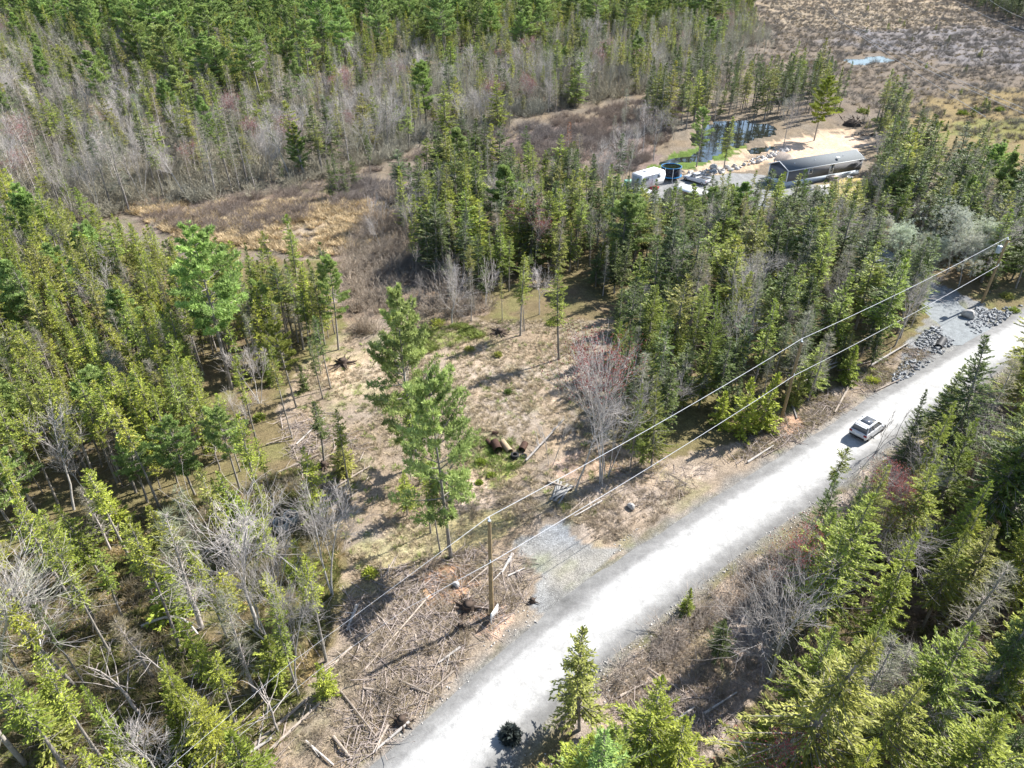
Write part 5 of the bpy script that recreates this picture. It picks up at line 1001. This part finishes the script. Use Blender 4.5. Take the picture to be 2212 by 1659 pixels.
# culvert under the driveway, concrete rings, pipe heap, tyres
b = P(2032, 742); cu_ = tag(MB().lathe([(.36, -1.2), (.44, -1.2), (.44, 1.2), (.36, 1.2), (.36, -1.2)], n=22, axis='X').build('culvert_pipe', M_blackp, None, True, (b[0], b[1], .0), R(50)), 'dark open culvert end in the stones below the driveway mouth', 'culvert')
for v, lab in (((609, 1143), 'grey concrete well ring, front left one of the two'), ((632, 1127), 'grey concrete well ring, rear right one of the two')):
    b = P(*v); tag(MB().lathe([(.50, 0), (.60, 0), (.60, .86), (.585, .9), (.50, .9), (.50, .02)], n=28).build('well_ring', M_conc, None, True, (b[0], b[1], float(hgt(*b)[0])-.04)), lab, 'well ring', 'concrete well rings under the trees')
def pipe(v0, v1, r, mat, lab, nm='steel_pipe'):
    a = P(*v0); b = P(*v1); d = b-a; L_ = float(np.linalg.norm(d)); m = (a+b)/2
    tag(MB().lathe([(r*.9, -L_/2), (r, -L_/2), (r, L_/2), (r*.9, L_/2), (r*.9, -L_/2)], n=22, axis='X').build(nm, mat, None, True, (m[0], m[1], float(hgt(*m)[0])+r-.05), math.atan2(d[1], d[0])), lab, 'pipe', 'old pipes dumped in the clearing')
M_tan = plain('pale_weathered_pipe', (.36, .27, .17), .8, 0, .3)
pipe((1085, 962), (1102, 984), .29, M_tan, 'pale tan pipe in the heap, rust-dark mouth facing the road'); pipe((1068, 964), (1077, 982), .40, M_rust, 'widest dark rusty pipe at the left of the heap'); pipe((1134, 966), (1127, 980), .32, M_rust, 'rusty brown pipe standing out at the right of the heap')
pipe((1052, 958), (1062, 968), .2, M_rust, 'short thin rusty pipe at the far left of the heap'); pipe((1064, 940), (1076, 942), .18, M_rust, 'small dark pipe piece lying behind the heap')
for v, z, r, lab in (((1112, 992), 0, .40, 'bottom black tyre of the two stacked beside the pipes'), ((1112, 992), .21, .38, 'top black tyre of the two stacked beside the pipes'), ((1131, 990), 0, .33, 'single black tyre right of the stacked tyres')):
    b = P(*v); tag(MB().lathe([(r*.52, .02), (r*.8, 0), (r, .05), (r, .17), (r*.8, .22), (r*.52, .2), (r*.56, .11), (r*.52, .02)], n=26).build('old_tyre', M_rubber, None, True, (b[0], b[1], float(hgt(*b)[0])-.02+z)), lab, 'tyre', 'old tyres beside the pipes')
# sign seen edge-on by the nearest pole
b = P(1069, 1336); sg = empty('sign_board', (b[0], b[1], float(hgt(*b)[0])), R(62), 'white board sign seen edge-on at the foot of the nearest pole', 'sign')
MB().box((0, 0, 1.0), (.95, .045, .75), 0, 0, .01).build('panel', M_white, sg)
for x in (-.42, .42): MB().box((x, .05, .62), (.07, .07, 1.3)).build('post', M_white, sg)
# --- single logs and fallen trunks
def log(v0, v1, r, lab, mat=None, z=.12, lift=0, bend=0, nm='fallen_log', br=0):
    a = P(*v0); b = P(*v1); za = float(hgt(*a)[0])+z; zb = float(hgt(*b)[0])+z+lift; n = 7; nn = norm(np.array([-(b-a)[1], (b-a)[0]])); rr = np.random.default_rng(int(abs(v0[0]*7+v1[1]*3)))
    pts = [(a[0]+(b[0]-a[0])*t+nn[0]*bend*math.sin(t*3.1), a[1]+(b[1]-a[1])*t+nn[1]*bend*math.sin(t*3.1), za+(zb-za)*t+abs(bend)*.4*math.sin(t*3.1)) for t in np.linspace(0, 1, n)]
    m = MB().path(pts, np.linspace(r, r*.6, n), 8)
    for k in range(br):
        t = rr.uniform(.25, 1); i = min(int(t*(n-1)), n-2); p = np.array(pts[i]); q = p+np.append(rr.normal(0, .5, 2)+(b-a)/np.linalg.norm(b-a)*.6, rr.uniform(.1, .7)); m.tube(p, q, r*.4, r*.15, 5, False)
    V, T = cat(m.p); e = np.array(pts[0]); m.p.append((np.array([e]+[V[i] for i in range(8)]), np.array([(0, 1+(i+1) % 8, 1+i) for i in range(8)])))
    o = m.build(nm, mat or M_logs, None, True); tag(o, lab, 'log', 'fallen logs'); return o
LG = [((1841, 820), (1803, 892), .14, None), ((1615, 997), (1671, 962), .11, M_birch), ((1709, 874), (1721, 904), .12, M_birch), ((927, 1286), (790, 1453), .07, None), ((771, 1309), (750, 1364), .14, M_birch), ((994, 1396), (947, 1431), .10, M_birch), ((904, 1320), (994, 1393), .05, None), ((897, 1372), (908, 1446), .08, M_logs),
      ((1097, 1243), (1134, 1226), .07, M_birch), ((1107, 1196), (1084, 1236), .13, M_birch), ((737, 1496), (814, 1592), .07, None), ((884, 1560), (806, 1626), .10, M_birch), ((838, 1566), (806, 1628), .09, None), ((787, 1491), (858, 1496), .09, M_logs), ((1184, 1046), (1237, 1062), .13, None), ((600, 1020), (690, 985), .10, None), ((640, 960), (702, 905), .09, M_birch), ((690, 1000), (760, 960), .11, M_logs), ((720, 1055), (800, 1010), .10, None),
      ((493, 1655), (587, 1593), .13, M_birch), ((545, 1612), (668, 1506), .14, M_logs), ((560, 1640), (690, 1520), .12, M_logs), ((1400, 1440), (1480, 1500), .08, None), ((1430, 1580), (1500, 1530), .10, M_birch), ((1340, 1500), (1400, 1470), .08, None), ((1520, 1545), (1590, 1500), .09, M_birch), ((1300, 1085), (1240, 1120), .07, M_birch), ((1270, 1075), (1225, 1115), .06, None), ((1810, 800), (1920, 770), .09, M_logs), ((1890, 845), (1945, 820), .10, None), ((1660, 960), (1700, 935), .08, M_logs), ((1880, 790), (1960, 745), .12, M_birch),
      ((670, 1340), (720, 1290), .09, None), ((760, 1400), (700, 1460), .10, M_logs), ((840, 1350), (780, 1300), .07, None), ((860, 1470), (930, 1500), .07, M_logs), ((720, 1590), (760, 1640), .1, None), ((660, 1600), (720, 1650), .08, M_birch), ((980, 1450), (900, 1520), .07, None), ((1060, 1220), (1010, 1260), .08, M_logs)]
for v0, v1, r, mt in LG:
    o = log(v0, v1, r, None, mt, br=random.choice((0, 0, 2, 4))); mx, my = (v0[0]+v1[0])/2, (v0[1]+v1[1])/2; LAB.append((o, ('white peeled ' if mt is M_birch else 'dull brown ')+('thick ' if r > .11 else 'thin ' if r < .08 else '')+'log lying '+rel(mx, my), mx, my))
log((310, 1362), (432, 1384), .10, 'curved white fallen branch arching over shadow in the lower left wood', M_birch, .5, 0, .9, 'fallen_branch'); log((262, 1750-96), (360, 1640+8), .07, 'thin white fallen branch near the lower left bottom edge', M_birch, .3, 0, .4, 'fallen_branch', 3)
log((1721, 823), (1815, 797), .10, 'long white leaning trunk below the wire right of the middle pole', M_birch, .6, .7, 0, 'leaning_log', 3); log((1735, 828), (1806, 800), .07, 'lower thin white leaning trunk right of the middle pole', M_birch, .3, .5, 0, 'leaning_log', 3)
log((1136, 1003), (1217, 930), .10, 'pale fallen dead tree with bare branches right of the pipes', M_birch, .3, .8, 0, 'fallen_tree', 12)
for k in range(7):                                  # stack of grey boards
    a = P(1200+k*3.2, 1062+k*2.2); o = MB().box((0, 0, 0), (2.6, .18, .045)).build('loose_board', plain('grey_board', (.24, .235, .225), .85) if k == 0 else bpy.data.materials['grey_board'], None, False, (a[0]+random.uniform(-.1, .1), a[1], float(hgt(*a)[0])+.10+.03*k), R(62+random.uniform(-24, 24))); o.rotation_euler.x = random.uniform(-.1, .1)
    tag(o, 'weathered grey board in the loose stack at the clearing road edge', 'board', 'grey boards stacked at the clearing edge')
# stumps, root wad, dark bush, small evergreen bushes
def stump(v, r, h, lab, mat=None, roots=7, nm='tree_stump', spread=1.6):
    b = P(*v); o = empty(nm, (b[0], b[1], float(hgt(*b)[0])), random.uniform(0, 6), lab, 'stump'); m = MB(); rr = np.random.default_rng(int(v[0]))
    m.lathe([(r*1.35, -.1), (r*1.1, .12*h), (r, .5*h), (r*.93, h), (0, h)], n=12)
    for k in range(roots):
        a = k*6.28/roots+rr.normal(0, .3); l = r*spread*rr.uniform(.8, 1.6); d = az(a); m.path([d*r*.6+[0, 0, .3*h], d*(r+l*.5)+[0, 0, rr.uniform(.05, .35)*h], d*(r+l)+[0, 0, rr.uniform(-.1, .5)*h]], [r*.35, r*.2, r*.07], 6)
    m.build('stump_wood', mat or M_brown, o, True); MB().lathe([(0, h+.004), (r*.9, h+.004), (0, h+.008)], n=12).build('cut_face', mat or M_brown, o); return o
M_darkw = plain('dark_wet_wood', (.07, .05, .038), .9, 0, .4, 4)
stump((1012, 1312), .45, .55, 'dark uprooted stump just left of the nearest power pole', M_darkw, 11); stump((868, 1560), .30, .5, 'dark stump with deep shade in the slash near the bottom', M_darkw, 7); stump((700, 1010), .3, .5, 'dark stump at the brush pile on the clearing left side', M_darkw, 8); stump((740, 785), .5, .6, 'dark upturned stump at the left rim of the clearing', M_darkw, 11)
stump((995, 1355), .22, .45, 'small dark stump left of the white sign', M_darkw, 5); stump((1150, 1298), .2, .3, 'small dark stump at the gravel apron edge', M_darkw, 4); stump((1080, 720), .5, .5, 'dark upturned roots at the far edge of the clearing', M_darkw, 11); stump((2068, 1180), .35, 2.4, 'broken dead stub with splintered branches across the road', M_darkw, 12, 'tree_stump', 3)
b = P(1840, 270); rw = empty('root_wad', (b[0], b[1], 0), 0, 'big dark heap of upturned roots behind the mobile home', 'root wad'); m = MB(); rr = np.random.default_rng(5)
for k in range(60): p = np.append(rr.normal(0, 1.1, 2), rr.uniform(.1, 1.8)); q = p+norm(rr.normal(0, 1, 3)*[1, 1, .8])*rr.uniform(.6, 1.8); m.tube(p, q, rr.uniform(.05, .16), .02, 5)
m.build('roots', M_darkw, rw, True); bm_ = MB()
bm_.lathe([(2.2, -.1), (1.7, .6), (.9, 1.2), (0, 1.4)], n=14).build('soil_clump', plain('dark_soil', (.05, .038, .03), .95), rw, True)
b = P(1878, 293); rw2 = empty('root_wad', (b[0], b[1], 0), 0, 'low dark strip of upturned roots right of the big root heap', 'root wad'); m = MB()
for k in range(34): p = np.array([rr.normal(0, 1.6), rr.normal(0, .4), rr.uniform(.05, .5)]); m.tube(p, p+norm(rr.normal(0, 1, 3)*[1, 1, .5])*rr.uniform(.5, 1.2), rr.uniform(.05, .12), .02, 5)
m.build('roots', M_darkw, rw2, True)
def bushy(v, h, r, colr, lab, nm='evergreen_bush', n=900, leaf=.2, z=0, wd_=1.):
    b = P(*v); o = empty(nm, (b[0], b[1], float(hgt(*b)[0])), 0, lab, 'bush'); q = np.random.default_rng(int(v[0]+v[1])); dr_ = norm(q.normal(0, 1, (n, 3))+[0, 0, .35]); dr_[:, 2] = np.abs(dr_[:, 2])*.9+.02; p = dr_*(q.random((n, 1))**.5)*[r, r, h]*(.7+.3*q.random((n, 1)))
    d = norm(dr_+q.normal(0, .45, (n, 3))); s = norm(np.cross(d, q.normal(0, 1, (n, 3)))); V, T = blades(p, d, s, leaf*q.uniform(.6, 1.3, n), leaf*.22*wd_)
    c = link('foliage', mesh_np('foliage', V, T, np.repeat(q.uniform(.2, .9, n), 4), (M_needle,)), o); c.color = (*colr, 1); st = MB()
    for k in range(9): a = q.uniform(0, 6.28); st.tube((0, 0, 0), (math.cos(a)*r*.6, math.sin(a)*r*.6, h*.6), .025, .008, 5)
    st.build('stems', M_brown, o, True); return o
bushy((1103, 1592), 1.15, .55, (.06, .072, .066), 'dark ball-shaped bush at the near right edge of the gravel road', 'dark_bush', 1300, .34)
for v, h, r, c, lab in (((1885, 822), .7, .9, YG, 'lime-green low bush on the road bank before the driveway mouth'), ((1097, 852), .45, .45, DG, 'small dark green bush alone in the middle of the clearing'), ((1040, 1003), .35, .6, MG, 'low green clump left of the pipes in the clearing'), ((1062, 1030), .3, .4, MG, 'low green clump on sand below the pipes'), ((1035, 1045), .25, .3, MG, 'lowest green clump on the sandy patch in the clearing'), ((945, 700), .7, 1.2, YG, 'yellow-green shrub at the far left of the clearing'), ((1015, 755), .5, .7, OL, 'olive shrub beside the big clearing pine'), ((1075, 770), .5, .6, OL, 'olive tuft near the shadow in the clearing'), ((2190, 672), .6, .8, MG, 'green bush between the stones and road at right edge'), ((2175, 640), .8, 1.0, OL, 'olive bush right of the transformer pole'), ((560, 905), .6, .8, MG, 'low green bush under leaning trunks left of the clearing'), ((800, 1240), .5, .7, YG, 'yellow-green low bush in the slash left of the nearest pole'), ((1190, 700), .8, .8, MG, 'green bush at the far shady end of the clearing')): bushy(v, h, r, c, lab, n=420, leaf=.22)
for px in range(0, 9):
    v = (1810+px*44+random.uniform(-10, 10), 247+random.uniform(-14, 26)); bb = bushy(v, 1.1, 1.6, (.15, .19, .03), None, 'bog_shrub', 260, .5); bb['group'] = 'yellow-green shrubs on the bog'; LAB.append((bb, 'yellow-green low shrub on the orange bog '+rel(*v), v[0], v[1]))

# ---------------------------------------------------------------- labels: likeness first, then the neighbour, then the count from the left
ORD = ['leftmost', 'second', 'third', 'fourth', 'fifth', 'sixth', 'seventh', 'eighth', 'ninth', 'tenth', 'eleventh', 'twelfth', 'thirteenth', 'fourteenth', 'fifteenth', 'sixteenth', 'seventeenth', 'eighteenth', 'nineteenth', 'twentieth',
       'twenty-first', 'twenty-second', 'twenty-third', 'twenty-fourth', 'twenty-fifth', 'twenty-sixth', 'twenty-seventh', 'twenty-eighth', 'twenty-ninth', 'thirtieth']
def short(s, n):
    s = ' '.join(s.split())
    for a, b in ((' with bare lower trunk', ' with bare trunk'), (' with layered boughs', ''), (' with full crown', ''), (', three-quarters across', ' right half'), (', quarter-way across', ' left half'), ('the curved white fallen branch', 'the curved white branch'),
                 ('the dark spruce group in the bog', 'the bog spruce group'), (' low shrub', ' shrub'), (' with bare trunk', ''), ('mid-sized ', '')):
        if len(s.split()) > n: s = s.replace(a, b)
    return s
by = {}
for t in LAB: by.setdefault(short(t[1], 15), []).append(t)
for s, ts in by.items():
    if len(ts) == 1: ts[0][0]['label'] = s; continue
    ts.sort(key=lambda t: t[2])
    for k, t in enumerate(ts): t[0]['label'] = ('rightmost ' if k == len(ts)-1 else 'leftmost ' if k == 0 else ORD[min(k, 29)]+'-from-left ')+s
